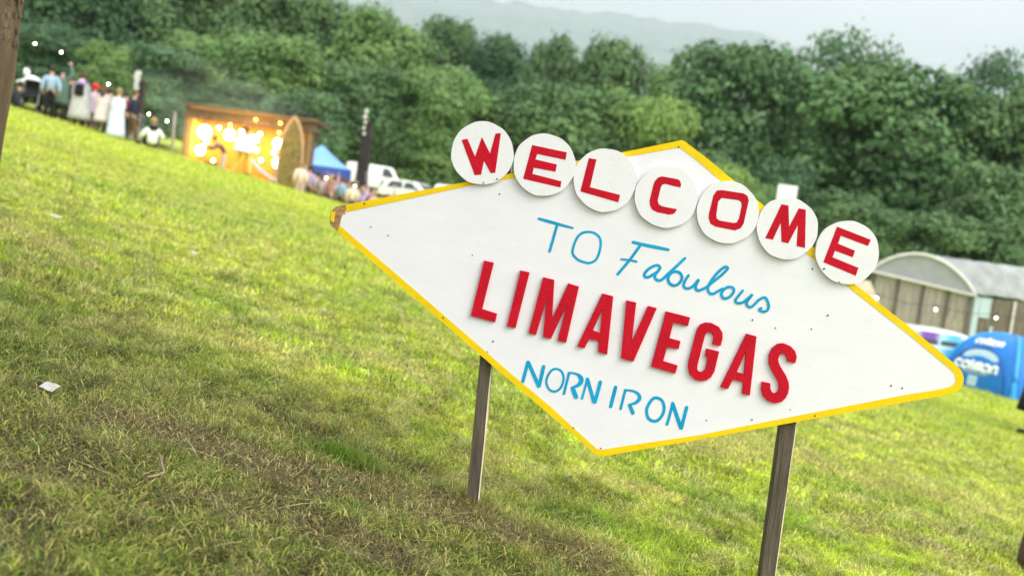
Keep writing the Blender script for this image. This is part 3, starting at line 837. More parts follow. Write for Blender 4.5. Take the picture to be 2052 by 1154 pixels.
for a in [
 # skyline, from the left of the photo to the right
 (120, -110, 130, 88, DK, 0, 'very dark tree crown above the people on the hill, leftmost of the skyline'),
 (280, -95, 110, 92, DK, 1, 'dark tall tree second from the left on the skyline, cut by the photo top'),
 (420, -60, 115, 92, MID, 2, 'mid green tall tree left of and above the lit stage'),
 (560, -45, 105, 90, MID, 3, 'broad tree above the lit stage, its top cut off by the photo edge'),
 (650, -8, 70, 88, MID, 4, 'tree whose right flank meets the pale mountain, above the stage'),
 (765, 28, 95, 86, LT, 0, 'lighter green wide tree straight above the dark lighting tower'),
 (905, 38, 55, 90, MID, 1, 'narrow pointed tree above the W disc with a dark tip'),
 (1003, 74, 60, 88, DK, 2, 'small dark tree between two lower dips of the skyline, above the first E disc'),
 (1122, 76, 58, 90, MID, 3, 'separate rounded tree standing against the pale mountain, left of its twin'),
 (1236, 84, 72, 88, MID, 4, 'separate rounded tree standing against the pale mountain, right of its twin'),
 (1350, 140, 62, 84, LT, 0, 'low yellow green tree on the skyline where the mountain dips behind the wood'),
 (1490, 92, 135, 76, (0.85, 0.95, 0.82), 1, 'large broad tree with a lumpy top right of the middle, behind the O disc'),
 (1712, 48, 110, 92, BL, 5, 'thin airy tree with wispy branch tips against the white sky'),
 (1800, 138, 170, 70, (0.82, 0.95, 0.78), 2, 'biggest round tree, right side, bulging in front of the wispy tree'),
 (2010, 104, 80, 96, DK, 6, 'dark open crown with sky showing through, at the right edge'),
 (2050, 178, 110, 66, MID, 3, 'green tree at the right edge in front of the open dark crown'),
 (1610, 170, 60, 84, MID, 4, 'tree filling the notch between the broad lumpy tree and the biggest round tree'),
 # second layer
 (100, 52, 85, 64, DK, 4, 'dark bushy tree right behind the heads of the people on the hill'),
 (210, 84, 48, 58, LT, 3, 'small bright rounded tree behind the person with the black backpack'),
 (330, 96, 80, 66, BL, 1, 'grey green tree in the drifting smoke left of the stage'),
 (430, 72, 95, 70, LT, 2, 'pale green leafy tree directly over the left end of the stage roof'),
 (560, 70, 90, 70, LT, 0, 'pale green leafy tree directly over the right end of the stage roof'),
 (690, 130, 80, 72, MID, 3, 'mid green tree over the blue gazebo'),
 (800, 140, 85, 72, MID, 1, 'leafy tree right of the dark lighting tower'),
 (905, 135, 80, 70, LT, 4, 'bright leafy tree left of and above the W disc'),
 (1000, 190, 75, 72, DK, 2, 'shaded tree right above the gap between the W disc and the E disc'),
 (1120, 172, 100, 70, MID, 0, 'wide rounded tree above the L disc'),
 (1240, 180, 85, 72, LT, 3, 'yellowish tree above the top corner of the white board'),
 (1340, 200, 75, 70, YL, 1, 'lightest yellow green tree, just right of the white board top'),
 (1425, 305, 70, 64, MID, 4, 'tree in the lower row left of the white placard'),
 (1575, 320, 70, 62, DK, 2, 'dark tree in the lower row right behind the white placard'),
 (1690, 385, 70, 60, MID, 0, 'lower row tree above the last E disc'),
 (1850, 425, 100, 57, DK, 3, 'lower row dark tree behind the arched roof of the shed'),
 (1990, 330, 95, 58, MID, 1, 'lower row tree behind the far right end of the shed'),
 (620, 185, 70, 62, BL, 4, 'brownish lit tree behind the arched panel of the stage'),
 (480, 165, 70, 64, MID, 2, 'tree behind the middle of the stage roof'),
]: tree(*a)
SG = 'bushes along the foot of the wood'
for a in [
 (770, 285, 60, 72, YL, 0, 'pale yellow green bush behind the white van'),
 (860, 300, 64, 70, LT, 1, 'green bush between the white van and the W disc'),
 (950, 320, 64, 70, MID, 2, 'bush hidden partly by the W disc'),
 (690, 270, 60, 72, MID, 3, 'bush behind the blue gazebo roof'),
 (1460, 330, 60, 56, YL, 4, 'small bright bush left of the white placard'),
 (1540, 370, 50, 54, LT, 0, 'small bush peeping out above the O disc and M disc'),
 (1740, 410, 80, 54, MID, 1, 'bush left of the shed roof'),
 (1900, 430, 90, 54, MID, 2, 'bush rising over the middle of the shed roof'),
 (2040, 440, 80, 52, MID, 3, 'bush over the right end of the shed roof'),
 (300, 190, 60, 52, BL, 4, 'smoky grey bush between the people and the stage'),
 (40, 130, 60, 52, DK, 0, 'dark bush beside the weathered tree trunk'),
 (160, 165, 60, 54, DK, 1, 'dark low bush behind the grey coat'),
]: tree(*a, group=SG)

# weathered trunk at the left edge, close by
tb = at(8, 60, 5.0); tx, ty = tb.x - 0.11, 5.0
TRK = empty('dead_tree', (tx - 0.10, ty, gz(tx - 0.1, ty)), 'weathered brown tree trunk with peeling bark at the left edge', 'tree')
M_wood = mat('bare_trunk_wood', (0.15, 0.105, 0.065), 0.85, 0.3, 5, 0.7, 22, dirt=(0.5, 0.24, 0.08), dirt_amt=0.7, stretch=(3, 3, 0.45))
M_peel = mat('peeling_bark', (0.17, 0.13, 0.09), 0.9, 0.5, 14, 1.0, 30, dirt=(0.03, 0.025, 0.02), dirt_amt=0.9)
e0 = [at(0, 262, 5), at(22, 160, 5), at(30, 105, 5), at(37, 50, 5), at(42, 0, 5), at(52, -120, 5), at(56, -320, 5)]
e0.insert(0, Vector((e0[0].x - 0.05, 5, gz(e0[0].x, 5) - 0.1)))
secs = []
for i, p in enumerate(e0):
    rad = 0.13 + (0.05 if i == 0 else 0.0)
    secs.append([Vector((p.x - rad, 5, p.z)) + Vector((math.cos(a), math.sin(a), 0)) * rad * (1 + 0.06 * math.sin(3 * a + i) + 0.03 * math.sin(7 * a)) for a in np.linspace(0, 6.283, 25)[:-1]])
b = MB(); b.loft(secs)
trk = b.build('trunk', M_wood, TRK, world=True, smooth=True)
b = MB()
for i in range(230):
    t = random.random(); z = at(34, 30, 5).z + random.uniform(-0.15, 0.75)
    a = random.uniform(-1.9, 0.1)
    xe = np.interp(z, [p.z for p in e0], [p.x for p in e0])
    c = Vector((xe - 0.13 + math.cos(a) * 0.133, 5 + math.sin(a) * 0.133, z))
    b.box(c, (random.uniform(.006, .016), random.uniform(.008, .03), random.uniform(.012, .06)), Matrix.Rotation(a + random.uniform(-.3, .3), 3, 'Z') @ Matrix.Rotation(random.uniform(-.35, .35), 3, 'X') @ Matrix.Rotation(random.uniform(-.25, .25), 3, 'Y'), 0.003)
b.build('bark', M_peel, TRK, world=True)
cw = bpy.data.objects.new('crown', CROWNS[0]); COL.objects.link(cw); cw.parent = TRK  # leaf crown out of view, added to shade the near-left ground
cw.location = (-1.2, -3.2, 3.2); cw.scale = (0.78, 0.70, 0.30); cw.color = (*MID, 1)
b = MB(); b.tube([e0[-1] + Vector((-.13, 0, -.1)), e0[-1] + Vector((-.2, -.1, 1.5)), e0[-1] + Vector((-.5, -.9, 3.4))], [.12, .10, .03], 12)
for a in range(7):
    q = e0[-1] + Vector((-.16, -.05, .8 + .25 * a)); b.tube([q, q + Vector((math.cos(a * 2.1) * 1.1, math.sin(a * 2.1) * 1.1 - .4, .7)), q + Vector((math.cos(a * 2.1) * 2.3, math.sin(a * 2.1) * 2.3 - .9, 1.3))], [.06, .04, .012], 7)
b.build('limbs', M_bark, TRK, world=True, smooth=True)

# ------------------------------------------------------------------ people
DG = bpy.context.evaluated_depsgraph_get
def skin_mesh(name, chains, root, sub_=1):
    """grow one continuous surface over a skeleton. chains: list of [(point, radius)...], shared points join"""
    verts, rad, edges, idx = [], [], [], {}
    def vid(p, r):
        k = tuple(round(c, 4) for c in p)
        if k not in idx:
            idx[k] = len(verts); verts.append(Vector(p)); rad.append(r)
        return idx[k]
    for ch in chains:
        ids = [vid(p, r) for p, r in ch]
        edges += [(a, c) for a, c in zip(ids[:-1], ids[1:]) if a != c]
    me = bpy.data.meshes.new(name)
    me.from_pydata(verts, list({tuple(sorted(e)) for e in edges}), [])
    o = bpy.data.objects.new('tmp', me); COL.objects.link(o)
    m = o.modifiers.new('skin', 'SKIN'); m.use_smooth_shade = True; m.branch_smoothing = 0.6
    sv = me.skin_vertices[0].data
    rid = vid(root, 0.1)
    for i, r in enumerate(rad):
        sv[i].radius = (r, r) if not isinstance(r, tuple) else r
        sv[i].use_root = (i == rid)
    s_ = o.modifiers.new('sub', 'SUBSURF'); s_.levels = s_.render_levels = sub_
    dg = bpy.context.evaluated_depsgraph_get()
    out = bpy.data.meshes.new_from_object(o.evaluated_get(dg))
    out.name = name
    bpy.data.objects.remove(o); bpy.data.meshes.remove(me)
    return out

def pose(**k):
    P = dict(pelvis=(0, 0, .93), waist=(0, 0, 1.08), chest=(0, 0, 1.28), neck=(0, .01, 1.45), headb=(0, -.01, 1.53), head=(0, -.02, 1.62), crown=(0, -.01, 1.70),
             hl=(.09, 0, .90), kl=(.10, -.02, .50), al=(.10, .02, .09), tl=(.11, -.14, .04),
             hr=(-.09, 0, .90), kr=(-.10, -.02, .50), ar=(-.10, .02, .09), tr=(-.11, -.14, .04),
             sl=(.17, 0, 1.38), el=(.24, .03, 1.12), wl=(.23, -.06, .88), fl=(.23, -.09, .80),
             sr=(-.17, 0, 1.38), er=(-.24, .03, 1.12), wr=(-.23, -.06, .88), fr=(-.23, -.09, .80))
    P.update(k)
    return {a: Vector(v) for a, v in P.items()}

def hand_tubes(b, wr, fr, side):
    d = (fr - wr).normalized()
    sd = d.cross(Vector((0, 1, 0.05)))
    sd = sd.normalized() if sd.length > 0.1 else Vector((1, 0, 0))
    nm = d.cross(sd).normalized()
    b.tube([wr, wr + d * .045, wr + d * .09], [.024, .036, .034], 8, flat=0.55)
    for i, l in enumerate((.062, .074, .080, .070)):
        s_ = wr + d * .085 + sd * (i - 1.5) * .018
        b.tube([s_, s_ + d * l * .5 + nm * .006, s_ + d * l * .85 + nm * .022], [.0095, .009, .006], 6)
    s_ = wr + d * .03 - sd * .03
    b.tube([s_, s_ - sd * .025 + d * .025, s_ - sd * .03 + d * .055 + nm * .012], [.012, .011, .007], 6)

def add_person(name_label, loc, yaw, P, outfit, scale=1.0, group=None, cat='person'):
    """outfit: list of (kind, colour, options)"""
    e = empty('person', loc, name_label, cat, group, yaw)
    e.scale = (scale,) * 3
    chains = [[(P['pelvis'], (.13, .10)), (P['waist'], (.12, .09)), (P['chest'], (.14, .10)), (P['neck'], .055), (P['headb'], .065), (P['head'], (.075, .09)), (P['crown'], (.055, .065))]]
    for s_ in 'lr':
        chains.append([(P['chest'], (.14, .10)), (P['s' + s_], .055), (P['e' + s_], .042), (P['w' + s_], .027)])
        chains.append([(P['pelvis'], (.13, .10)), (P['h' + s_], .085), (P['k' + s_], .058), (P['a' + s_], .040), (P['t' + s_], .032)])
    me = skin_mesh('body', chains, P['pelvis'])
    b = MB(); b.bm.from_mesh(me); bpy.data.meshes.remove(me)
    for f in b.bm.faces: f.material_index = 0
    for s_ in 'lr': hand_tubes(b, P['w' + s_], P['f' + s_], s_)
    hd, up = P['head'], (P['crown'] - P['headb']).normalized()
    fw = P.get('look', Vector((0, -1, 0)))
    b.ball(hd + fw * .088 - up * .005, .016, (1, 1.2, 1.3), 8)
    for s_ in (-1, 1): b.ball(hd + Vector((s_ * .078, .0, 0)), .022, (.4, .8, 1.3), 8)
    b.mi = 1
    for s_ in (-1, 1): b.ball(hd + fw * .080 + Vector((s_ * .030, 0, 0)) + up * .02, .011, seg=8)
    b.ball(hd + fw * .082 - up * .045, .018, (1.2, .4, .35), 8)
    b.build('body', [M_skin, M_hole], e, smooth=True, recalc=False)
    for it in outfit:
        kind, colr = it[0], it[1]; o = None
        opt = it[2] if len(it) > 2 else {}
        if kind in ('jacket', 'top'):
            g_ = .028 if kind == 'jacket' else .016
            hem = P['pelvis'].lerp(P['waist'], -.1 if kind == 'jacket' else .3)
            ch = [[(hem, (.165 + g_, .13 + g_)), (P['waist'], (.14 + g_, .11 + g_)), (P['chest'], (.15 + g_, .115 + g_)), (P['neck'].lerp(P['chest'], .25), .08 + g_)]]
            for s_ in 'lr':
                ch.append([(P['chest'], (.15 + g_, .115 + g_)), (P['s' + s_], .068 + g_), (P['e' + s_], .052 + g_), (P['w' + s_].lerp(P['e' + s_], .06), .038 + g_)])
            o = link('jacket' if kind == 'jacket' else 'shirt', skin_mesh(kind, ch, hem), M_cloth, e)
        elif kind == 'trousers':
            ch = [[(P['waist'].lerp(P['pelvis'], .4), (.135, .115)), (P['pelvis'], (.15, .125))]]
            for s_ in 'lr':
                ch.append([(P['pelvis'], (.15, .125)), (P['h' + s_], .102), (P['k' + s_], .078), (P['a' + s_].lerp(P['k' + s_], .06), .066)])
            o = link('trousers', skin_mesh(kind, ch, P['pelvis']), M_cloth, e)
        elif kind == 'shoes':
            for s_ in 'lr':
                b = MB(); a_, t_ = P['a' + s_], P['t' + s_]
                b.tube([a_ + Vector((0, .03, .05)), a_ + Vector((0, .02, -.03)), a_.lerp(t_, .5) + Vector((0, 0, -.02)), t_ + Vector((0, 0, 0))], [.062, .066, .058, .052], 10)
                q = b.build('shoe', M_cloth, e, smooth=True); q.color = (*colr, 1)
        elif kind == 'hair':
            b = MB(); c = P['head'] + up * .03 - fw * .012
            b.ball(c, .108, (.92, 1.0, 1.02), 14)
            for v in b.bm.verts:
                r_ = v.co - c
                if r_.dot(fw) > .04 and r_.z < .05: v.co -= fw * (r_.dot(fw) - .035)
            if opt.get('long'):
                L_ = opt['long']
                b.tube([c - fw * .05, c - fw * .09 - up * .12, c - fw * .10 - up * L_ * .6, c - fw * .08 - up * L_], [.09, .10, .10, .05], 10)
            o = b.build('hair', M_hair, e, smooth=True)
        elif kind in ('hat', 'hood'):
            b = MB(); c = P['head'] + up * .035 - fw * .01
            b.ball(c, .118 if kind == 'hat' else .128, (.95, 1.02, .95 if kind == 'hat' else 1.1), 14)
            for v in b.bm.verts:
                r_ = v.co - c
                if kind == 'hat' and r_.z < -.015: v.co.z = c.z - .015 + (r_.z + .015) * .15
                if kind == 'hood' and r_.dot(fw) > .05: v.co -= fw * (r_.dot(fw) - .045)
            if kind == 'hat': b.tube([c + up * -.03, c + up * .015], [.124, .122], 18)
            o = b.build(kind, M_cloth, e, smooth=True)
        elif kind in ('coat', 'poncho'):
            top = P['neck'].lerp(P['chest'], .12); hem = opt.get('hem', .35); wtop, whem = opt.get('w', (.2, .34))
            secs = []; ax = (P['chest'] - P['pelvis'])
            n_ = 9
            for i in range(n_):
                t = i / (n_ - 1)
                z = top.z + (hem - top.z) * t
                f = min(1, (top.z - z) / max(.05, top.z - P['pelvis'].z))
                cen = top.lerp(P['pelvis'], f); cen = Vector((cen.x, cen.y, z))
                sh = min(1, t / .16)
                wx = (.075 + (wtop - .075) * math.sin(sh * 1.57)) + (whem - wtop) * max(0, t - .16) / .84
                wy = wx * (.62 + .2 * t)
                secs.append([cen + Vector((math.cos(a) * wx * (1 + .05 * t * math.sin(7 * a + i * .4)), math.sin(a) * wy * (1 + .06 * t * math.sin(6 * a + 1)), .01 * math.sin(5 * a) * t)) for a in np.linspace(0, 6.283, 29)[:-1]])
            b = MB(); b.loft(secs, caps=True)
            o = b.build(kind, M_cloth, e, smooth=True)
            if opt.get('sleeves'):
                for s_ in 'lr':
                    b = MB(); b.tube([P['s' + s_], P['e' + s_], P['w' + s_]], [.085, .075, .06], 10)
                    q = b.build('sleeve', M_cloth, o, smooth=True); q.color = (*colr, 1)
        elif kind == 'scarf':
            b = MB(); c = P['neck'] + Vector((0, 0, -.02))
            b.tube([c + Vector((0, 0, -.06)), c + Vector((0, .01, 0)), c + Vector((0, 0, .07))], [.15, .13, .095], 14)
            o = b.build('scarf', M_cloth, e, smooth=True)
        elif kind == 'backpack':
            b = MB(); b.box(P['chest'] + Vector((0, .20, -.12)), (.27, .15, .36), bev=.05)
            o = b.build('bag', M_cloth, e, smooth=True)
            for s_ in (-1, 1):
                b = MB(); b.tube([P['chest'] + Vector((s_ * .10, .16, -.2)), P['chest'] + Vector((s_ * .13, .03, .17)), P['chest'] + Vector((s_ * .11, -.16, .0))], .018, 6)
                q = b.build('strap', M_cloth, o); q.color = (*colr, 1)
        if o: o.color = (*colr, 1)
    return e

def gpt(px, D, dz=0.0, py=200):
    """ground point at distance D below the photo column where something stands"""
    p = at(px, py, D)
    for _ in range(6):
        z = gz(p.x, D)
        d = ray(px, py); v = None
        # walk the pixel down the (rolled) vertical until it meets the ground
        lo, hi = py - 400, py + 1400
        q = at(px, py, D)
        p = Vector((q.x, D, z)); break
    return Vector((p.x, D, z + dz))

def foot(px, py, D):
    """x from the pixel of the feet at distance D, z from the terrain"""
    q = at(px, py, D)
    return Vector((q.x, D, gz(q.x, D)))

HG = 'people standing along the crest of the hill'
AW = R(180)
BLK, NAVY, WHT = (.012, .012, .015), (.012, .02, .055), (.75, .78, .82)
# 1 bent over the pushchair
add_person('person in white poncho bending forward over the dark pushchair', foot(78, 222, 34), R(-80),
           pose(chest=(0, -.28, 1.16), neck=(0, -.42, 1.22), headb=(0, -.47, 1.26), head=(0, -.52, 1.32), crown=(0, -.55, 1.40),
                sl=(.17, -.36, 1.18), sr=(-.17, -.36, 1.18), el=(.2, -.55, 1.0), er=(-.2, -.55, 1.0), wl=(.2, -.75, .98), wr=(-.2, -.75, .98), fl=(.2, -.83, .98), fr=(-.2, -.83, .98)),
           [('trousers', (.02, .02, .025)), ('shoes', BLK), ('jacket', WHT), ('hood', (.8, .78, .84))], 1.0, HG)
# 2
add_person('person in pale blue jacket and black trousers with dark hair, beside the pushchair', foot(97, 226, 33.6), R(200),
           pose(el=(.27, .02, 1.12), er=(-.27, .02, 1.12), wl=(.27, -.03, .86), wr=(-.27, -.03, .86)),
           [('trousers', BLK), ('shoes', BLK), ('jacket', (.32, .45, .62)), ('hair', (.025, .018, .012))], .98, HG)
# 3
add_person('person in dull green coat and dark green beanie with one arm raised', foot(118, 233, 34.4), R(190),
           pose(er=(-.30, -.02, 1.60), wr=(-.22, -.05, 1.85), fr=(-.20, -.05, 1.93)),
           [('trousers', (.04, .05, .045)), ('shoes', BLK), ('jacket', (.09, .16, .12)), ('coat', (.09, .16, .12), dict(hem=.55, w=(.21, .26))), ('hat', (.008, .05, .035))], 1.03, HG)
# 4
add_person('person in long grey coat with lilac hood and black backpack, seen from behind', foot(157, 243, 33.2), R(185),
           pose(), [('trousers', (.05, .03, .04)), ('shoes', (.03, .02, .02)), ('jacket', (.33, .33, .36)), ('coat', (.42, .43, .42), dict(hem=.24, w=(.23, .37))),
                    ('scarf', (.5, .35, .6)), ('hair', (.07, .04, .022)), ('backpack', BLK)], 1.03, HG)
# 5
add_person('person with bright red hood and lilac coat beside the grey coat', foot(184, 249, 34.0), R(170),
           pose(), [('trousers', (.16, .06, .14)), ('shoes', (.08, .03, .06)), ('jacket', (.55, .42, .56)), ('coat', (.55, .42, .56), dict(hem=.62, w=(.2, .27))), ('hood', (.65, .03, .035))], .90, HG)
# 6
add_person('person with long brown hair in pale pink coat and green boots', foot(202, 254, 33.3), R(175),
           pose(), [('trousers', (.12, .1, .09)), ('shoes', (.01, .10, .05)), ('jacket', (.62, .52, .52)), ('coat', (.66, .58, .57), dict(hem=.42, w=(.21, .31))), ('hair', (.11, .05, .025), dict(long=.42))], .92, HG)
# 7
add_person('person wrapped in pale blue poncho reaching the grass', foot(231, 265, 33.0), R(180),
           pose(el=(.2, -.05, 1.12), er=(-.2, -.05, 1.12), wl=(.12, -.15, 1.0), wr=(-.12, -.15, 1.0), fl=(.08, -.19, .98), fr=(-.08, -.19, .98)),
           [('trousers', (.1, .1, .12)), ('shoes', BLK), ('jacket', (.6, .68, .8)), ('poncho', (.60, .68, .80), dict(hem=.06, w=(.23, .33))), ('hair', (.30, .20, .10))], .94, HG)
# 8
add_person('person in navy jacket and brown trousers, side on, next to the dark pole tower', foot(262, 272, 33.2), R(120),
           pose(kr=(-.10, -.10, .50), ar=(-.10, -.16, .09), tr=(-.11, -.31, .05), al=(.10, .16, .10), tl=(.11, .02, .04)),
           [('trousers', (.13, .075, .045)), ('shoes', (.03, .02, .015)), ('jacket', NAVY), ('hair', (.12, .07, .035))], 1.0, HG)
# 9 crouched
add_person('blond person sitting on the grass in white jacket with an orange sleeve', foot(304, 290, 33.0), R(205),
           pose(pelvis=(0, 0, .12), waist=(0, -.02, .28), chest=(0, -.04, .48), neck=(0, -.03, .64), headb=(0, -.04, .72), head=(0, -.05, .80), crown=(0, -.04, .89),
                hl=(.1, -.05, .13), hr=(-.1, -.05, .13), kl=(.18, -.42, .42), kr=(-.18, -.42, .42), al=(.14, -.62, .08), ar=(-.14, -.62, .08), tl=(.14, -.78, .05), tr=(-.14, -.78, .05),
                sl=(.17, -.03, .57), sr=(-.17, -.03, .57), el=(.30, -.1, .34), er=(-.30, -.1, .34), wl=(.22, -.32, .38), wr=(-.22, -.32, .38), fl=(.18, -.4, .38), fr=(-.18, -.4, .38)),
           [('trousers', (.03, .03, .04)), ('shoes', BLK), ('jacket', (.78, .8, .82)), ('scarf', (.015, .015, .02)), ('hair', (.36, .23, .11))], 1.12, HG)
add_person('person in black coat standing behind the pale blue jacket', foot(136, 236, 35.0), R(150), pose(),
           [('trousers', BLK), ('shoes', BLK), ('jacket', (.02, .02, .024)), ('coat', (.02, .02, .024), dict(hem=.5, w=(.2, .26))), ('hair', (.05, .03, .02))], .97, HG)
add_person('person in charcoal jacket sitting low on the grass between trunk and pushchair', foot(38, 208, 33.4), R(230),
           pose(pelvis=(0, 0, .12), waist=(0, -.02, .28), chest=(0, -.04, .48), neck=(0, -.03, .64), headb=(0, -.04, .72), head=(0, -.05, .80), crown=(0, -.04, .89),
                hl=(.1, -.05, .13), hr=(-.1, -.05, .13), kl=(.18, -.42, .42), kr=(-.18, -.42, .42), al=(.14, -.62, .08), ar=(-.14, -.62, .08), tl=(.14, -.78, .05), tr=(-.14, -.78, .05),
                sl=(.17, -.03, .57), sr=(-.17, -.03, .57), el=(.30, -.1, .34), er=(-.30, -.1, .34), wl=(.22, -.32, .38), wr=(-.22, -.32, .38), fl=(.18, -.4, .38), fr=(-.18, -.4, .38)),
           [('trousers', (.02, .02, .025)), ('shoes', BLK), ('jacket', (.035, .035, .045)), ('hair', (.03, .02, .014))], 1.0, HG)
for px, py, D, lab, jc, tc2, hc in [(172, 246, 35.2, 'person in dark brown jacket standing behind the grey coat and the red hood', (.06, .04, .03), BLK, (.03, .02, .012)),
                     (216, 258, 35.0, 'person in dark green jacket standing behind the pale blue poncho', (.03, .06, .045), (.03, .03, .04), (.06, .035, .02)),
                     (246, 268, 34.6, 'person in maroon jacket half hidden between the poncho and the navy jacket', (.14, .03, .04), BLK, (.04, .025, .015))]:
    add_person(lab, foot(px, py, D), R(170 + px % 40), pose(), [('trousers', tc2), ('shoes', BLK), ('jacket', jc), ('hair', hc)], .95, HG)
# pushchair
PC = empty('pushchair', foot(60, 214, 33.6), 'dark pushchair with black hood on the crest of the hill', 'pushchair', rz=R(20))
b = MB(); secs = []
for t in np.linspace(0, 1, 7):
    a = t * 1.9 - .3
    secs.append([Vector((x, -.05 + math.cos(a) * .30, .72 + math.sin(a) * .34)) for x in (-.24, -.12, .12, .24)] )
for i in range(6):
    for k in range(3): b.face([secs[i][k], secs[i][k + 1], secs[i + 1][k + 1], secs[i + 1][k]])
b.build('hood', M_black, PC)
b = MB(); b.box((0, .02, .55), (.44, .50, .10), bev=.03); b.box((0, .25, .72), (.44, .09, .42), Matrix.Rotation(-.35, 3, 'X'), .03)
b.build('seat', M_black, PC)
b = MB()
for s_ in (-1, 1):
    b.tube([(s_ * .24, -.42, .12), (s_ * .24, .15, .70), (s_ * .24, .42, 1.02)], .014, 7)
    b.tube([(s_ * .24, .38, .12), (s_ * .24, -.05, .52)], .014, 7)
b.tube([(-.24, .42, 1.02), (.24, .42, 1.02)], .017, 7)
b.build('frame', M_metal, PC)
for sx in (-1, 1):
    for sy in (-.42, .38):
        b = MB(); b.tube([(sx * .24 - .02, sy, .12), (sx * .24 + .02, sy, .12)], .12, 14); b.build('wheel', M_rubber, PC)

# ------------------------------------------------------------------ lighting towers
def light_tower(px_top, py_top, D, w, label):
    p = at(px_top, py_top, D); x = p.x; z0 = gz(x, D)
    H = p.z - z0
    e = empty('lighting_tower', (x, D, z0), label, 'lighting tower', 'lighting towers')
    b = MB()
    for sx in (-1, 1):
        for sy in (-1, 1): b.tube([(sx * w * .45, sy * w * .45, 0), (sx * w * .45, sy * w * .45, H * .45)], .025, 6)
    for i in range(5):
        z = H * .45 * i / 5
        b.tube([(-w * .45, -w * .45, z), (w * .45, -w * .45, z + H * .09)], .012, 5); b.tube([(w * .45, w * .45, z), (-w * .45, w * .45, z + H * .09)], .012, 5)
    b.build('truss', M_metal, e)
    b = MB(); secs = []
    for i in range(9):
        t = i / 8; z = H * (.28 + .62 * t); ww = w * (1.0 - .25 * t) * (1 + .05 * math.sin(i * 2.3)) * .5
        secs.append([(ww * a * (1 + .06 * math.sin(i * 3 + k)), ww * c, z) for k, (a, c) in enumerate([(-1, -1), (0, -1.08), (1, -1), (1.05, 0), (1, 1), (0, 1.05), (-1, 1), (-1.06, 0)])])
    b.loft(secs); b.build('cover', M_drape, e, smooth=False)
    for i in range(5):
        z = H * (.99 - .05 * i); r_ = .10 if i < 2 else .075
        b = MB(); cx_ = -w * .18 - .03 * (i % 2)
        b.tube([(cx_, -w * .40, z), (cx_, -w * .40 - .02, z - .0), (cx_ + .015, -w * .40 - .16, z - .03)], [r_ * .7, r_, r_ * 1.05], 12)
        b.box((cx_, -w * .30, z), (.04, .2, .04))
        b.build('lamp_head', M_silver, e)
    return e
M_drape = mat('dark_drape', (0.030, 0.024, 0.024), 0.9, 0.3, 3, 0.4, 8)
M_silver = mat('silver_lamp', (0.72, 0.74, 0.76), 0.35, 0.1, 6, metal=0.3)
light_tower(285, 148, 36.0, .34, 'slim dark tower with silver lamp heads next to the navy jacket')
light_tower(741, 222, 46.0, .52, 'dark draped tower with silver lamp heads behind the crowd, beside the blue gazebo')

# ------------------------------------------------------------------ stage
YS = 41.5
TLp, TRp = at(379, 214, YS), at(634, 252, YS)
sx0, sx1, szt = TLp.x, TRp.x, (TLp.z + TRp.z) / 2
szb = gz((sx0 + sx1) / 2, YS) + 0.05
STG = empty('stage', ((sx0 + sx1) / 2, YS, szb), 'small wooden open fronted stage glowing yellow inside', 'stage')
M_plank = mat('stage_planks', (0.30, 0.19, 0.08), 0.8, 0.3, 6, 0.5, 20, stretch=(1, 1, 6))
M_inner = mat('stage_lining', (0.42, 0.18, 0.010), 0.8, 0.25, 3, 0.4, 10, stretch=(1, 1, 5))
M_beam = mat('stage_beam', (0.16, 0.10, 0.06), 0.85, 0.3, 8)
dep = 1.9
b = MB(); b.box(((sx0 + sx1) / 2, YS + dep / 2, szb - .15), (sx1 - sx0, dep, .5)); b.build('deck', M_plank, STG, world=True)
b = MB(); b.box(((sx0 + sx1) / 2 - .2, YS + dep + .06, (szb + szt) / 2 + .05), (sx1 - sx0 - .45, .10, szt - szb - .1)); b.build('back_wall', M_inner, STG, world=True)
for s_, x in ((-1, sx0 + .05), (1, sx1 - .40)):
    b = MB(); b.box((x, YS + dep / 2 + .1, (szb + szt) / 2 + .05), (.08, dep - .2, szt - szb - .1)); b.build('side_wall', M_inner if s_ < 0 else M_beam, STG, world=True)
rf = MB(); rf.box(((sx0 + sx1) / 2, YS + dep / 2 - .1, szt + .08), (sx1 - sx0 + .2, dep + .5, .10), Matrix.Rotation(R(-2), 3, 'X')); rf.build('roof', M_beam, STG, world=True)
b = MB(); b.box(((sx0 + sx1) / 2, YS - .12, szt - .16), (sx1 - sx0 + .1, .07, .34), bev=.01)
for i in range(24):
    x = sx0 + (sx1 - sx0) * i / 23; b.box((x, YS - .17, szt - .30 + random.uniform(-.04, .04)), (.22, .03, random.uniform(.1, .24)))
b.build('fascia', M_beam, STG, world=True)
for x in (sx0, sx1 - .22):
    b = MB(); b.beam((x, YS - .06, szb - .4), (x + .02, YS - .06, szt), .16, .16, .02); b.build('post', M_plank, STG, world=True)
b = MB(); b.beam((sx0, YS + dep - .3, szt - .5), (sx1, YS + dep - .3, szt - .5), .06); b.beam((sx0, YS + .8, szt - .35), (sx1, YS + .8, szt - .35), .06); b.build('lamp_bar', M_beam, STG, world=True)

for x, w_, h_, lab in ((.13, .5, .9, 'black speaker box at the left end of the stage'), (.40, .62, .62, 'wide black amplifier at the middle of the stage'), (.70, .45, 1.0, 'tall black speaker box toward the right of the stage')):
    e = empty('speaker_box', (sx0 + (sx1 - sx0) * x, YS + 1.35, szb + .1), lab, 'speaker', 'speaker boxes on the stage')
    b = MB(); b.box((0, 0, h_ / 2), (w_, .4, h_), bev=.02); b.build('cabinet', M_black, e)
    b = MB(); b.tube([(0, -.202, h_ * .38), (0, -.215, h_ * .38)], w_ * .36, 18); b.tube([(0, -.202, h_ * .8), (0, -.212, h_ * .8)], w_ * .16, 14); b.build('cone', M_metal, e)

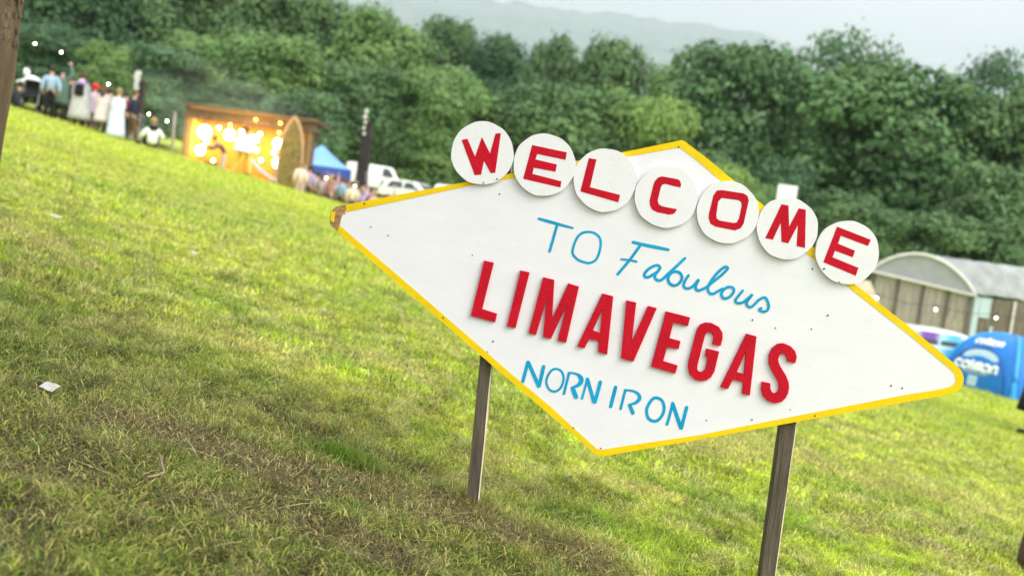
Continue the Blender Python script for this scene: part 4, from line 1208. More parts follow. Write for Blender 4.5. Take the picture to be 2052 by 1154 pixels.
# pointed carved panel at the stage's right end
pc = at(592, 232, YS - .5)
LP = empty('carved_panel', (pc.x, YS - .5, gz(pc.x, YS - .5)), 'tall pointed arch panel with pale rim and mottled face, standing at the stage end', 'panel')
M_rim = mat('panel_rim', (0.42, 0.29, 0.18), 0.8, 0.2, 6)
M_mot = mat('panel_face', (0.16, 0.13, 0.045), 0.85, 0.5, 7, 0.5, 12)
ph = pc.z - gz(pc.x, YS - .5)
def ogive(w, h, z0=0):
    o_ = [Vector((w, 0, z0)), Vector((w * 1.06, 0, h * .35)), Vector((w, 0, h * .6)), Vector((w * .78, 0, h * .8)), Vector((w * .42, 0, h * .93)), Vector((0.02, 0, h))]
    return o_ + [Vector((-p.x, 0, p.z)) for p in o_[::-1]]
b = MB(); b.plate(ogive(.52, ph, -.2), -.05, .05, [ogive(.44, ph * .95, 0)]); b.build('rim', M_rim, LP)
b = MB(); b.plate(ogive(.445, ph * .955, -.02), -.025, .03); b.build('face', M_mot, LP)

# stage lamps
M_bulbw = emit('lamp_white', (1.0, 0.82, 0.42), 18)
M_bulbo = emit('lamp_amber', (1.0, 0.50, 0.08), 9)
LG = 'lamps hanging in the stage'
zs = lambda X, Y_: (340 + X / 5.77, 190 + Y_ / 5.77)
LAMPS = [(405, 435, .20, 'largest glaring lamp, upper left inside the stage'), (570, 385, .085, 'small hanging lamp right of the largest glaring lamp'),
 (690, 465, .16, 'large lamp behind the bent performer'), (830, 430, .10, 'lamp just above the performer in white'), (1045, 455, .085, 'small round lamp high right of the performer in white'),
 (965, 530, .15, 'large lamp at the shoulder of the performer in white'), (1250, 570, .15, 'bright starry lamp, upper one beside the carved panel'),
 (425, 550, .09, 'small lamp under the largest glaring lamp'), (355, 640, .14, 'lamp low at the left post of the stage'), (1010, 640, .085, 'lamp at the hand of the performer in white'),
 (1055, 755, .085, 'low lamp above the pink awning'), (1205, 670, .09, 'lamp between the two starry lamps'), (1250, 790, .16, 'bright starry lamp, lower one beside the carved panel'), (505, 760, .07, 'small lamp by the feet of the bent performer')]
for X, Y_, r_, lab in LAMPS:
    p = at(*zs(X, Y_), YS + 1.0)
    e = empty('stage_lamp', p, lab, 'lamp', LG)
    b = MB(); b.ball((0, 0, 0), r_ * (1.35 if r_ > .12 else .85), (1, .6, 1.05), 16); b.build('bulb', M_bulbw, e, smooth=True)
    b = MB(); b.tube([(0, 0, r_ * .55), (0, 0, r_ * .55 + .1)], .03, 8); b.tube([(0, 0, r_ * .55 + .1), (0, 0, max(.12, min(.8, szt - .4 - p.z)))], .006, 5); b.build('holder', M_black, e)
for X, Y_ in [(995, 290), (1280, 330), (1265, 440), (700, 350)]:
    p = at(*zs(X, Y_), YS - .25)
    e = empty('stage_lamp', p, 'tiny amber bulb hanging along the stage front', 'lamp', LG)
    b = MB(); b.ball((0, 0, 0), .05, seg=10); b.build('bulb', M_bulbo, e, smooth=True)
    b = MB(); b.tube([(0, 0, .045), (0, 0, .12)], .014, 6); b.build('holder', M_black, e)
for x, y, z, w in [(.2, .8, 1.6, 26), (.5, .9, 1.4, 26), (.8, .7, 1.2, 26), (.55, -1.4, 2.5, 90)]:
    ld = bpy.data.lights.new('stage_glow', 'POINT'); ld.energy = w; ld.color = (1, .60, .13); ld.shadow_soft_size = .15
    lo = bpy.data.objects.new('stage_glow', ld); COL.objects.link(lo); lo.location = (sx0 + (sx1 - sx0) * x, YS + y, szb + z)

# smoke drifting up from the stage
M_smoke = bpy.data.materials.new('smoke'); M_smoke.use_nodes = True
hn, hl = M_smoke.node_tree.nodes, M_smoke.node_tree.links
hn.remove(hn['Principled BSDF'])
pv = hn.new('ShaderNodeVolumePrincipled'); pv.inputs['Color'].default_value = (0.9, 0.93, 0.95, 1); pv.inputs['Density'].default_value = 0.020
hl.new(pv.outputs['Volume'], hn['Material Output'].inputs['Volume'])
b = MB()
bmesh.ops.create_icosphere(b.bm, subdivisions=4, radius=1.0)
for v in b.bm.verts:
    n = v.co.copy()
    v.co = Vector((n.x * 4.4, n.y * 1.7, n.z * 2.6)) * (1 + .18 * math.sin(n.x * 5 + 1) * math.sin(n.z * 4))
    v.co.z += -.25 * v.co.x
b.build('smoke', M_smoke, smooth=True)
q = bpy.data.objects['smoke']; q.location = ((sx0 + sx1) / 2 - .6, YS + 1.2, szb + 2.4); props(q, 'thin smoke drifting over the lit stage', 'smoke', kind='stuff')

# performers
add_person('performer in grey brown clothes bending over in front of the stage', foot(446, 335, 38.5), R(-60),
           pose(chest=(0, -.2, 1.2), neck=(0, -.32, 1.32), headb=(0, -.37, 1.38), head=(0, -.42, 1.45), crown=(0, -.46, 1.53), sl=(.17, -.26, 1.26), sr=(-.17, -.26, 1.26),
                el=(.2, -.45, 1.05), er=(-.2, -.45, 1.05), wl=(.16, -.62, 1.15), wr=(-.16, -.62, 1.15), fl=(.14, -.7, 1.18), fr=(-.14, -.7, 1.18)),
           [('trousers', (.55, .45, .42)), ('shoes', BLK), ('jacket', (.17, .13, .10)), ('hair', (.1, .06, .03))], 1.0, 'people in front of the stage')
add_person('performer in white top and yellow trousers standing with legs apart before the stage', foot(484, 348, 36.0), R(178),
           pose(hl=(.10, 0, .9), kl=(.22, -.02, .5), al=(.30, .02, .09), tl=(.33, -.12, .04), hr=(-.10, 0, .9), kr=(-.22, -.02, .5), ar=(-.30, .02, .09), tr=(-.33, -.12, .04),
                el=(.33, -.1, 1.2), er=(-.33, -.1, 1.2), wl=(.42, -.25, 1.28), wr=(-.42, -.25, 1.28), fl=(.46, -.31, 1.31), fr=(-.46, -.31, 1.31)),
           [('trousers', (.72, .55, .12)), ('shoes', (.05, .04, .03)), ('jacket', (.80, .76, .74)), ('poncho', (.82, .78, .77), dict(hem=.86, w=(.30, .40))), ('hair', (.16, .09, .04))], 1.06, 'people in front of the stage')
add_person('pale dressed person standing at the foot of the carved panel', foot(600, 372, 39.5), R(200),
           pose(), [('trousers', (.5, .4, .34)), ('shoes', BLK), ('jacket', (.74, .60, .52)), ('hair', (.3, .18, .09))], .95, 'people in front of the stage')
# awning
ap = foot(526, 352, 38.0)
AW_ = empty('awning', ap, 'low pinkish canvas awning sloping down to the right, before the stage', 'awning')
M_pink = mat('pink_canvas', (0.50, 0.37, 0.34), 0.9, 0.1, 3)
b = MB()
n = 10
for i in range(n):
    t0, t1 = i / n, (i + 1) / n
    f = lambda t: (-.62 + 1.15 * t, 1.15 - .78 * t - .08 * math.sin(math.pi * t))
    (xa, za), (xb, zb) = f(t0), f(t1)
    b.face([(xa, -.5, za), (xb, -.5, zb), (xb, .5, zb), (xa, .5, za)]); b.face([(xa, -.5, za - .02), (xa, .5, za - .02), (xb, .5, zb - .02), (xb, -.5, zb - .02)])
b.build('canvas', M_pink, AW_)
for x, h in ((-.6, 1.14), (.5, .38)):
    for y in (-.45, .45):
        b = MB(); b.tube([(x, y, -.1), (x, y, h)], .025, 7); b.build('pole', M_beam, AW_)

# ------------------------------------------------------------------ gazebo, barriers, crowd
YG = 47.0
gp = at(646, 291, YG)
gx0 = gp.x; gzb = gz(gx0, YG)
GZ = empty('gazebo', (gx0, YG, gzb), 'blue pop up gazebo with pointed roof and side walls right of the stage', 'gazebo', rz=R(12))
M_bl1 = mat('gazebo_roof', (0.17, 0.38, 0.74), 0.6, 0.08, 2)
M_bl2 = mat('gazebo_wall', (0.035, 0.10, 0.38), 0.7, 0.1, 2)
hp = gp.z - gzb; he = hp - 1.05; hw_ = 1.45
b = MB(); secs = []
for t in np.linspace(0, 1, 7):
    r_ = hw_ * (1 - t); z = he + (hp - he) * (t ** 1.35 * .55 + t * .45)
    sq = []
    for cx_, cy_ in ((-1, -1), (0, -1), (1, -1), (1, 0), (1, 1), (0, 1), (-1, 1), (-1, 0)):
        sq.append(Vector((cx_ * r_ + (0.001 * cx_), cy_ * r_ + 0.001 * cy_, z)))
    secs.append(sq)
b.loft(secs, caps=False); b.build('canopy', M_bl1, GZ)
b = MB()
b.box((0, hw_ - .03, he / 2 + .05), (hw_ * 2 - .1, .03, he)); b.box((hw_ - .03, 0, he / 2 + .05), (.03, hw_ * 2 - .1, he)); b.box((0, -hw_ + .02, he - .35), (hw_ * 2 - .05, .03, .78))
b.build('side_wall', M_bl2, GZ)
for sx in (-1, 1):
    for sy in (-1, 1):
        b = MB(); b.box((sx * (hw_ - .06), sy * (hw_ - .06), he / 2), (.05, .05, he)); b.build('leg', M_metal, GZ)
M_barr = mat('barrier_metal', (0.55, 0.57, 0.60), 0.4, 0.1, 8, metal=0.5)
for k, px in enumerate((632, 668, 704)):
    p = foot(px, 372, 44.0)
    e = empty('crowd_barrier', p, ['grey metal crowd barrier nearest the stage post', 'grey metal crowd barrier below the middle of the blue gazebo', 'grey metal crowd barrier in front of the white van'][k], 'barrier', 'crowd barriers by the gazebo', R(4))
    b = MB()
    b.tube([(-.38, 0, .08), (-.38, 0, 1.5), (.38, 0, 1.5), (.38, 0, .08)], .022, 6); b.tube([(-.38, 0, .95), (.38, 0, .95)], .03, 6); b.tube([(-.38, 0, .35), (.38, 0, .35)], .018, 6)
    b.build('frame', M_barr, e)
    b = MB()
    for i in range(9): b.tube([(-.34 + .085 * i, 0, .36), (-.34 + .085 * i, 0, 1.48)], .009, 5)
    b.build('bars', M_barr, e)
    for s_ in (-1, 1):
        b = MB(); b.beam((s_ * .33, -.3, .03), (s_ * .33, .3, .03), .06, .03); b.build('foot', M_barr, e)

def copy_person(src, loc, yaw, sc, label, group, cols):
    e = src.copy(); COL.objects.link(e)
    e.location = loc; e.rotation_euler = (0, 0, yaw); e.scale = (sc,) * 3
    props(e, label, 'person', group)
    for ch in [c for c in bpy.data.objects if c.parent == src]:
        c = ch.copy(); COL.objects.link(c); c.parent = e
        k = c.name.split('.')[0]
        if k in cols: c.color = (*cols[k], 1)
    return e
CG = 'people in the crowd beside the stage'
shirts = [('rust red', (.40, .05, .04)), ('pale pink', (.65, .45, .45)), ('black', (.015, .015, .018)), ('grey', (.3, .3, .32)), ('white', (.75, .75, .76)), ('dusty rose', (.42, .24, .24)),
          ('navy', (.015, .025, .08)), ('sky blue', (.30, .50, .70)), ('brown', (.13, .08, .05)), ('cream', (.65, .58, .45)), ('dark green', (.03, .09, .05)), ('lilac', (.42, .34, .55))]
hairs = [('dark haired', (.02, .014, .01)), ('brown haired', (.09, .05, .03)), ('blond', (.36, .24, .12))]
protoA = add_person('dark haired person in rust red top, front of the crowd beside the pale figure', foot(622, 384, 41.5), R(150), pose(),
                    [('trousers', (.03, .03, .05)), ('shoes', BLK), ('jacket', shirts[0][1]), ('hair', hairs[0][1])], .96, CG)
protoB = add_person('brown haired person in pale pink top raising a hand in the crowd', foot(640, 388, 42.2), R(165),
                    pose(er=(-.28, -.14, 1.48), wr=(-.2, -.2, 1.72), fr=(-.18, -.2, 1.8)),
                    [('trousers', (.05, .05, .07)), ('shoes', BLK), ('jacket', shirts[1][1]), ('hair', hairs[1][1], dict(long=.3))], .94, CG)
spots = [(610, 380, 43.0), (633, 390, 40.8), (652, 392, 43.0), (660, 398, 41.0), (672, 398, 43.6), (682, 402, 41.6), (694, 402, 43.2), (704, 406, 41.2), (714, 404, 44.0), (724, 410, 42.0),
         (737, 408, 43.5), (748, 412, 41.4), (757, 410, 44.6), (768, 414, 42.6), (779, 414, 44.0), (628, 382, 45.0), (662, 390, 45.4), (700, 398, 45.8), (735, 404, 46.0), (800, 418, 44.5), (782, 410, 46.5), (617, 384, 40.4), (645, 392, 44.2), (668, 396, 42.2), (688, 402, 44.6), (709, 404, 42.4), (730, 408, 44.8), (742, 410, 42.3), (764, 412, 43.4), (773, 414, 45.4), (790, 416, 43.0), (806, 418, 45.6), (718, 406, 46.4)]
k = 2
for i, (px, py, D) in enumerate(spots):
    sn, sc_ = shirts[k % 12]; hn_, hc = hairs[(k // 12 + k) % 3]; k += 1
    p = foot(px, py, D)
    if i in (3, 9, 14): lab = '%s person in %s top with a raised hand in the crowd' % (hn_, sn)
    else: lab = '%s person in %s top among the crowd right of the stage' % (hn_, sn)
    copy_person(protoB if i in (3, 9, 14) else protoA, p, R(random.uniform(110, 220)), random.uniform(.88, 1.03), lab, CG,
                dict(jacket=sc_, hair=hc, trousers=random.choice([(.02, .02, .03), (.06, .07, .12), (.1, .08, .06)])))

# ------------------------------------------------------------------ vehicles
M_vwhite = mat('white_car_paint', (0.80, 0.82, 0.82), 0.3, 0.03, 2, coat=0.5)
M_light = mat('lamp_glass', (0.7, 0.72, 0.72), 0.2, 0.05, 4)
M_red_l = mat('rear_lamp', (0.35, 0.01, 0.01), 0.3, 0.1, 4)
M_rim_m = mat('wheel_rim', (0.5, 0.5, 0.52), 0.35, 0.1, 5, metal=0.8)
def vehicle(name, cat, loc, yaw, label, L_, Wd, Hh, van, paint, group=None):
    """nose towards +x; side profile lofted across the width, greenhouse narrowed"""
    e = empty(name, loc, label, cat, group, yaw)
    if van: prof = [(-.5, .20), (-.5, .55), (-.485, .93), (-.46, .995), (-.1, 1.0), (.22, .99), (.30, .95), (.395, .62), (.47, .52), (.5, .42), (.5, .18)]
    else: prof = [(-.5, .28), (-.495, .52), (-.46, .64), (-.40, .92), (-.33, .99), (-.05, 1.0), (.10, .95), (.24, .66), (.44, .56), (.5, .42), (.5, .2)]
    secs = []
    for j, (yf, k) in enumerate([(-.5, .94), (-.47, 1.0), (0, 1.008), (.47, 1.0), (.5, .94)]):
        secs.append([(x * L_ * (1 if k > .95 else .985), yf * Wd * (1 - .17 * max(0, (z - .58) / .42)), .18 + (z * k if z > .5 else z) * (Hh - .18)) for x, z in prof])
    b = MB(); b.loft(secs)
    body = b.build('body', paint, e)
    zz = lambda q: .18 + q * (Hh - .18)
    tw = lambda q: 1 - .17 * max(0, (q - .58) / .42)
    wins = [(.12, .33, .62, .92)] if van else [(-.36, -.10, .66, .93), (-.08, .14, .66, .92)]
    for s_ in (-1, 1):
        for x0, x1, z0, z1 in wins:
            x1t = x1 - (.10 if x1 > .1 else .02); x0t = x0 + (.06 if x0 < -.3 else .01)
            b = MB()
            q = [(x0, z0), (x1, z0), (x1t, z1), (x0t, z1)]
            b.face([(x * L_, s_ * (Wd * .5 * tw(z) + .006), zz(z)) for x, z in (q if s_ < 0 else q[::-1])])
            b.build('side_window', M_glass, e)
    b = MB()
    (xa, za), (xb, zb) = ((.39, .64), (.305, .93)) if van else ((.235, .68), (.11, .93))
    b.face([(xa * L_ + .02, -Wd * .42, zz(za)), (xa * L_ + .02, Wd * .42, zz(za)), (xb * L_ + .02, Wd * .36, zz(zb)), (xb * L_ + .02, -Wd * .36, zz(zb))]); b.build('windscreen', M_glass, e)
    b = MB(); b.face([(-.5 * L_ - .005, Wd * .40, zz(.64)), (-.5 * L_ - .005, -Wd * .40, zz(.64)), (-.47 * L_ - .02, -Wd * .36, zz(.88)), (-.47 * L_ - .02, Wd * .36, zz(.88))]); b.build('rear_window', M_glass, e)
    for s_ in (-1, 1):
        for x in (-.31, .31):
            b = MB(); b.tube([(x * L_, s_ * (Wd / 2 - .2), .32), (x * L_, s_ * (Wd / 2 + .01), .32)], .32, 20); w = b.build('wheel', M_rubber, e)
            b = MB(); b.tube([(x * L_, s_ * (Wd / 2 + .008), .32), (x * L_, s_ * (Wd / 2 + .02), .32)], .2, 14); b.build('rim', M_rim_m, w)
        b = MB(); b.box((.488 * L_, s_ * Wd * .38, zz(.42)), (.06, .26, .14), bev=.02); b.build('headlight', M_light, e)
        b = MB(); b.box((-.496 * L_, s_ * Wd * .44, zz(.48)), (.05, .13, .26), bev=.02); b.build('tail_light', M_red_l, e)
        b = MB(); b.box(((.24 if van else .16) * L_, s_ * (Wd * .5 + .1), zz(.66)), (.08, .18, .14), bev=.02); b.build('mirror', M_black, e)
    return e
vehicle('van', 'van', foot(744, 385, 67.0), R(16), 'white panel van parked behind the crowd, right of the blue gazebo', 3.9, 1.75, 2.0, True, M_vwhite)
vehicle('car', 'car', foot(832, 395, 56.0), R(-25), 'white car parked beside the white van, just above the sign', 4.0, 1.75, 1.5, False, M_vwhite)
vehicle('van', 'van', foot(950, 398, 62.0), R(-10), 'white van mostly hidden behind the W disc', 4.9, 1.95, 2.4, True, M_vwhite)
# white cabin beside van: tall pale box at its left
M_wrap = bpy.data.materials.new('wrap_graphic')
n_, l_, p_ = nodes_of(M_wrap)
t_ = n_.new('ShaderNodeTexCoord'); w_ = n_.new('ShaderNodeTexWave'); w_.inputs['Scale'].default_value = 0.22; w_.inputs['Distortion'].default_value = 3.5
l_.new(t_.outputs['Object'], w_.inputs['Vector'])
r_ = n_.new('ShaderNodeValToRGB'); e = r_.color_ramp.elements
e[0].color = (0.10, 0.50, 0.75, 1); e[1].color = (0.20, 0.06, 0.42, 1); e[1].position = 0.9
q = e.new(0.45); q.color = (0.45, 0.75, 0.85, 1)
l_.new(w_.outputs['Fac'], r_.inputs['Fac']); l_.new(r_.outputs['Color'], p_.inputs['Base Color']); p_.inputs['Roughness'].default_value = 0.3
cp = at(1893, 700, 29.5)
CV = vehicle('car', 'car', (cp.x, 29.5, gz(cp.x, 29.5)), R(-12), 'white roofed car with blue and purple graphics, behind the blue dome tent', 3.7, 1.7, 1.42, False, M_vwhite)
b = MB()
tw = lambda q: 1 - .17 * max(0, (q - .58) / .42)
zz = lambda q: .18 + q * 1.24
b.face([(x * 3.7, -(1.7 * .5 * tw(z) + .03), zz(z)) for x, z in ((-.47, .32), (.07, .32), (.07, .93), (-.38, .93))]); b.build('side_graphic', M_wrap, CV)

# ------------------------------------------------------------------ shed with arched roof
cr_ = at(1953, 588, 38.0); cl_ = at(1749, 540, 39.6)
import mathutils
gzs = min(gz(cr_.x, 38), gz(cl_.x, 39.6)) - 0.1
ez = (cr_.z + cl_.z) / 2
SH = empty('shed', (cl_.x, cl_.y, gzs), 'long grey timber shed with an arched translucent roof', 'shed')
M_grey = mat('grey_boards', (0.34, 0.315, 0.28), 0.9, 0.25, 3, 0.5, 12, dirt=(0.10, 0.085, 0.07), dirt_amt=0.8, stretch=(6, 6, 0.6))
M_batten = mat('dark_battens', (0.12, 0.10, 0.085), 0.9, 0.2, 5)
M_trim = mat('pale_trim', (0.62, 0.62, 0.60), 0.7, 0.1, 4)
M_gable = mat('gable_mesh', (0.30, 0.32, 0.33), 0.7, 0.08, 3)
M_roof = mat('milky_roof', (0.25, 0.275, 0.265), 0.5, 0.3, 1.6, dirt=(0.14, 0.17, 0.14), dirt_amt=0.9, stretch=(1.2, .6, 1.2))
M_slat = mat('side_slats', (0.16, 0.14, 0.11), 0.9, 0.5, 3, 0.5, 10, stretch=(14, 14, 0.5))
M_pale = mat('pale_blue_sheet', (0.40, 0.52, 0.55), 0.6, 0.15, 2, stretch=(5, 5, .5))
gd = Vector((cr_.x - cl_.x, cr_.y - cl_.y, 0)); gw = gd.length; gd.normalize()
ld = Vector((-gd.y, gd.x, 0)); ld = (ld * 0.5 + gd * 0.87).normalized()      # the shed runs back to the right
LEN = 12.0
A = Vector((cl_.x, cl_.y, 0))
dz = (cr_.z - cl_.z)                                                          # it settled towards the right
def W3(s, back, z):
    p = A + gd * s + ld * back
    return Vector((p.x, p.y, z))
eave = lambda s: cl_.z + dz * s / gw
rise = 1.02
def arch(n=22):
    return [(gw * i / n, eave(gw * i / n) + rise * math.sin(math.pi * i / n) ** 0.75) for i in range(n + 1)]
def slab(b, q, th, nrm):
    q2 = [p + nrm * th for p in q]
    b.loft([[*q], [*q2]])
ng = -Vector((-gd.y, gd.x, 0))
b = MB()
nb_ = 14
for i in range(nb_):
    s0, s1 = gw * i / nb_ + .008, gw * (i + 1) / nb_ - .008
    off = ng * random.uniform(0, .012)
    slab(b, [W3(s0, 0, gzs) + off, W3(s1, 0, gzs) + off, W3(s1, 0, eave(s1) - .02) + off, W3(s0, 0, eave(s0) - .02) + off], -.03, ng)
b.build('end_wall', M_grey, SH, world=True)
for s_ in (.10, 1.02, 1.95, 2.85, gw - .12):
    b = MB(); b.beam(W3(s_, 0, gzs) + ng * .04, W3(s_, 0, eave(s_)) + ng * .04, .13, .05)
    b.build('batten', M_batten, SH, world=True)
b = MB(); ar = arch()
for i in range(len(ar) - 1):
    (s0, z0), (s1, z1) = ar[i], ar[i + 1]
    slab(b, [W3(s0, 0, eave(s0)), W3(s1, 0, eave(s1)), W3(s1, 0, z1 + .001), W3(s0, 0, z0 + .001)], .03, -ng)
b.build('gable', M_gable, SH, world=True)
b = MB(); b.beam(W3(-.1, 0, eave(-.1) - .06) + ng * .08, W3(gw + .1, 0, eave(gw + .1) - .06) + ng * .08, .22, .10)
b.tube([W3(s_, 0, z_) + ng * .05 for s_, z_ in ar], .06, 7)
b.build('trim', M_trim, SH, world=True)
b = MB()
NS = 14
for j in range(NS):
    b0, b1 = LEN * j / NS, LEN * (j + 1) / NS
    sag = .04 * math.sin(j * 2.1)
    for i in range(len(ar) - 1):
        (s0, z0), (s1, z1) = ar[i], ar[i + 1]
        b.face([W3(s0, b0, z0 + .03), W3(s1, b0, z1 + .03), W3(s1, (b0 + b1) / 2, z1 - .03 + sag), W3(s0, (b0 + b1) / 2, z0 - .03 + sag)])
        b.face([W3(s0, (b0 + b1) / 2, z0 - .03 + sag), W3(s1, (b0 + b1) / 2, z1 - .03 + sag), W3(s1, b1, z1 + .03), W3(s0, b1, z0 + .03)])
b.build('roof', M_roof, SH, world=True, smooth=True)
nl = Vector((ld.y, -ld.x, 0))
if nl.dot(gd) < 0: nl = -nl
b = MB()
k = 0.0
while k < LEN:
    wv = random.uniform(.07, .15)
    off = nl * random.uniform(-.015, .015)
    slab(b, [W3(gw, k + .006, gzs) + off, W3(gw, k + wv - .006, gzs) + off, W3(gw, k + wv - .006, eave(gw) - .1) + off, W3(gw, k + .006, eave(gw) - .1) + off], -.02, nl)
    k += wv
b.build('side_wall', M_slat, SH, world=True)
for b0, b1, z0, z1 in ((.02, .26, 0, 2.9), (.28, .70, 1.9, 2.9), (1.05, 1.4, 0, 1.3), (.78, .9, 0, 1.6)):
    b = MB(); slab(b, [W3(gw, b0, gzs + z0) + nl * .03, W3(gw, b1, gzs + z0) + nl * .03, W3(gw, b1, min(gzs + z1, eave(gw) - .12)) + nl * .03, W3(gw, b0, min(gzs + z1, eave(gw) - .12)) + nl * .03], .02, nl)
    b.build('sheet', M_pale, SH, world=True)
for k in (1.62, 3.4, 5.2, 7.4):
    b = MB(); b.beam(W3(gw, k, gzs) + nl * .07, W3(gw, k, eave(gw) - .1) + nl * .07, .08, .05); b.build('upright', M_trim, SH, world=True)

# small cream tent left of the shed
ct = foot(1730, 640, 36.5); tp = at(1722, 560, 36.5)
CT = empty('cream_tent', (tp.x, 36.5, gz(tp.x, 36.5)), 'cream tent peeping out between the last disc and the shed', 'tent')
M_cream = mat('cream_canvas', (0.66, 0.58, 0.48), 0.85, 0.08, 3)
hh = tp.z - gz(tp.x, 36.5)
b = MB(); b.loft([[(-.55, -1, 0), (.55, -1, 0), (.5, -1, hh * .7), (0.05, -1, hh), (-.05, -1, hh), (-.5, -1, hh * .7)], [(-.55, 1, 0), (.55, 1, 0), (.5, 1, hh * .7), (.05, 1, hh), (-.05, 1, hh), (-.5, 1, hh * .7)]])
b.build('canvas', M_cream, CT)
b = MB(); b.face([(-.2, -1.012, 0.02), (.2, -1.012, .02), (.04, -1.012, hh * .7), (-.04, -1.012, hh * .7)]); b.build('door', M_batten, CT)

# white placard on a post behind the M disc
pp = at(1577, 388, 30)
PL = empty('placard', (pp.x, 30, gz(pp.x, 30)), 'plain white square placard on a post, showing above the M disc', 'placard')
hz_ = pp.z - gz(pp.x, 30)
b = MB(); b.box((0, 0, hz_), (.58, .04, .50), bev=.008); b.build('board', M_vwhite, PL)
b = MB(); b.box((0, .05, hz_ / 2 + .1), (.07, .06, hz_ + .2)); b.build('post', M_post, PL)

# ------------------------------------------------------------------ blue dome tent
tc0 = at(2004, 820, 26.3)
DT = empty('dome_tent', (tc0.x + .9, 27.8, gz(tc0.x + .9, 27.8) - .05), 'bright blue dome tent with white lettering and arched panels at the right edge', 'tent', rz=R(22))
HT = at(2040, 674, 27.8).z - gz(tc0.x + .9, 27.8) + .05
M_tent = mat('blue_tent_fabric', (0.002, 0.16, 0.55), 0.5, 0.10, 2, 0.25, 5)
M_seam = mat('tent_seam', (0.004, 0.10, 0.40), 0.5, 0.1, 4)
M_ridge = mat('tent_ridge', (0.03, 0.33, 0.80), 0.4, 0.1, 4)
M_ink = mat('white_print', (0.82, 0.85, 0.88), 0.5, 0.04, 5)
M_ink2 = mat('pale_print', (0.42, 0.60, 0.74), 0.5, 0.05, 5)
RT = 1.42
def dome(th, ph, grow=0.0):
    c, s_ = math.cos(th), math.sin(th)
    k_ = (abs(c) ** 7 + abs(s_) ** 7) ** (-1 / 7)
    q = math.cos(ph) ** .62
    r_ = RT * (1 + (k_ - 1) * (1 - .35 * math.sin(ph))) * q + grow
    return Vector((c * r_, s_ * r_, HT * math.sin(ph) + grow * math.sin(ph)))
b = MB()
NT, NP = 64, 18
grid = [[b.bm.verts.new(dome(2 * math.pi * i / NT, R(89.5) * j / NP)) for i in range(NT)] for j in range(NP + 1)]
for j in range(NP):
    for i in range(NT):
        b.bm.faces.new((grid[j][i], grid[j][(i + 1) % NT], grid[j + 1][(i + 1) % NT], grid[j + 1][i]))
b.bm.faces.new(grid[NP])
b.build('canopy', M_tent, DT, smooth=True)
for k in range(4):
    th = math.pi / 4 + k * math.pi / 2
    b = MB(); b.tube([dome(th, R(89) * j / 16, .01) for j in range(17)], [.07 - .03 * j / 16 for j in range(17)], 8); b.build('ridge', M_ridge, DT, smooth=True)
def on_panel(th0, s_, z):
    """point on the panel facing th0: s_ metres sideways, z metres up"""
    ph = math.asin(min(.999, z / HT))
    th = th0
    for _ in range(12):
        p = dome(th, ph, .012)
        side = -p.x * math.sin(th0) + p.y * math.cos(th0)
        th += (s_ - side) / max(.3, p.xy.length)
    return p
panels = [R(270), R(180), R(0), R(90)]
for th0 in panels:
    b = MB(); pts = []
    for i in range(25):
        a = math.pi * i / 24
        pts.append(on_panel(th0, -1.02 * math.cos(a) if i not in (0, 24) else -1.05 * math.cos(a), .02 + HT * .74 * math.sin(a) ** .8))
    b.tube(pts, .026, 6); b.build('seam', M_seam, DT, smooth=True)
# lettering, as far as it can be made out
GLY = {'c': [[(.8, .75), (.5, .95), (.15, .75), (.1, .35), (.4, .05), (.8, .2)]], 'o': [[(.5, .95), (.12, .7), (.12, .3), (.5, .05), (.88, .3), (.88, .7), (.5, .95)]],
       'l': [[(.25, 1.25), (.22, .3), (.35, .05)]], 'm': [[(.1, .05), (.15, .9)], [(.15, .7), (.4, .95), (.5, .7), (.5, .05)], [(.5, .7), (.75, .95), (.9, .7), (.9, .05)]],
       'n': [[(.15, .05), (.15, .9)], [(.15, .65), (.5, .95), (.8, .65), (.8, .05)]], 'r': [[(.2, .05), (.2, .9)], [(.2, .65), (.45, .92), (.75, .85)]],
       'u': [[(.15, .95), (.15, .3), (.45, .05), (.75, .3), (.8, .95)], [(.8, .5), (.82, .05)]]}
def tent_word(mb, th0, word, s0, z0, cw, chh, w):
    sgn = 1
    x_ = 0
    for i, chx in enumerate(word):
        i = x_; x_ += .55 if chx == 'l' else 1
        for st_ in GLY[chx]:
            P = catmull(st_, False, 5)
            pts = [on_panel(th0, s0 + (i + q[0] * .95) * cw, z0 + q[1] * chh) for q in P]
            mb.tube(pts, w, 6, flat=1.0)
def patch(mb, th0, outline):
    c = on_panel(th0, sum(q[0] for q in outline) / len(outline), sum(q[1] for q in outline) / len(outline))
    vs = [mb.bm.verts.new(on_panel(th0, *q)) for q in outline]; cv = mb.bm.verts.new(c)
    for i in range(len(vs)): mb.bm.faces.new((cv, vs[i], vs[(i + 1) % len(vs)]))
for th0 in panels[:2]:
    b = MB(); tent_word(b, th0, 'colmon', -.76, HT * .37, .27, .22, .046); b.build('lettering', M_ink, DT)
    b = MB(); tent_word(b, th0, 'colmon', -.48, HT * .80, .17, .14, .028); b.build('lettering', M_ink, DT)
    b = MB(); patch(b, th0, [(.60 * math.cos(a), HT * .565 + .26 * math.sin(a) ** .8) for a in np.linspace(0, math.pi, 17)]); b.build('window', M_ink2, DT)
    b = MB()
    for z_, wd in ((.355, .5), (.325, .42)):
        patch(b, th0, [(-wd, HT * z_), (-wd / 2, HT * z_), (0, HT * z_), (wd / 2, HT * z_), (wd, HT * z_), (wd, HT * z_ + .025), (wd / 2, HT * z_ + .025), (0, HT * z_ + .025), (-wd / 2, HT * z_ + .025), (-wd, HT * z_ + .025)])
    patch(b, th0, [(-.16, HT * .12), (.16, HT * .12), (.16, HT * .29), (-.16, HT * .29)])
    b.build('print', M_ink2, DT)

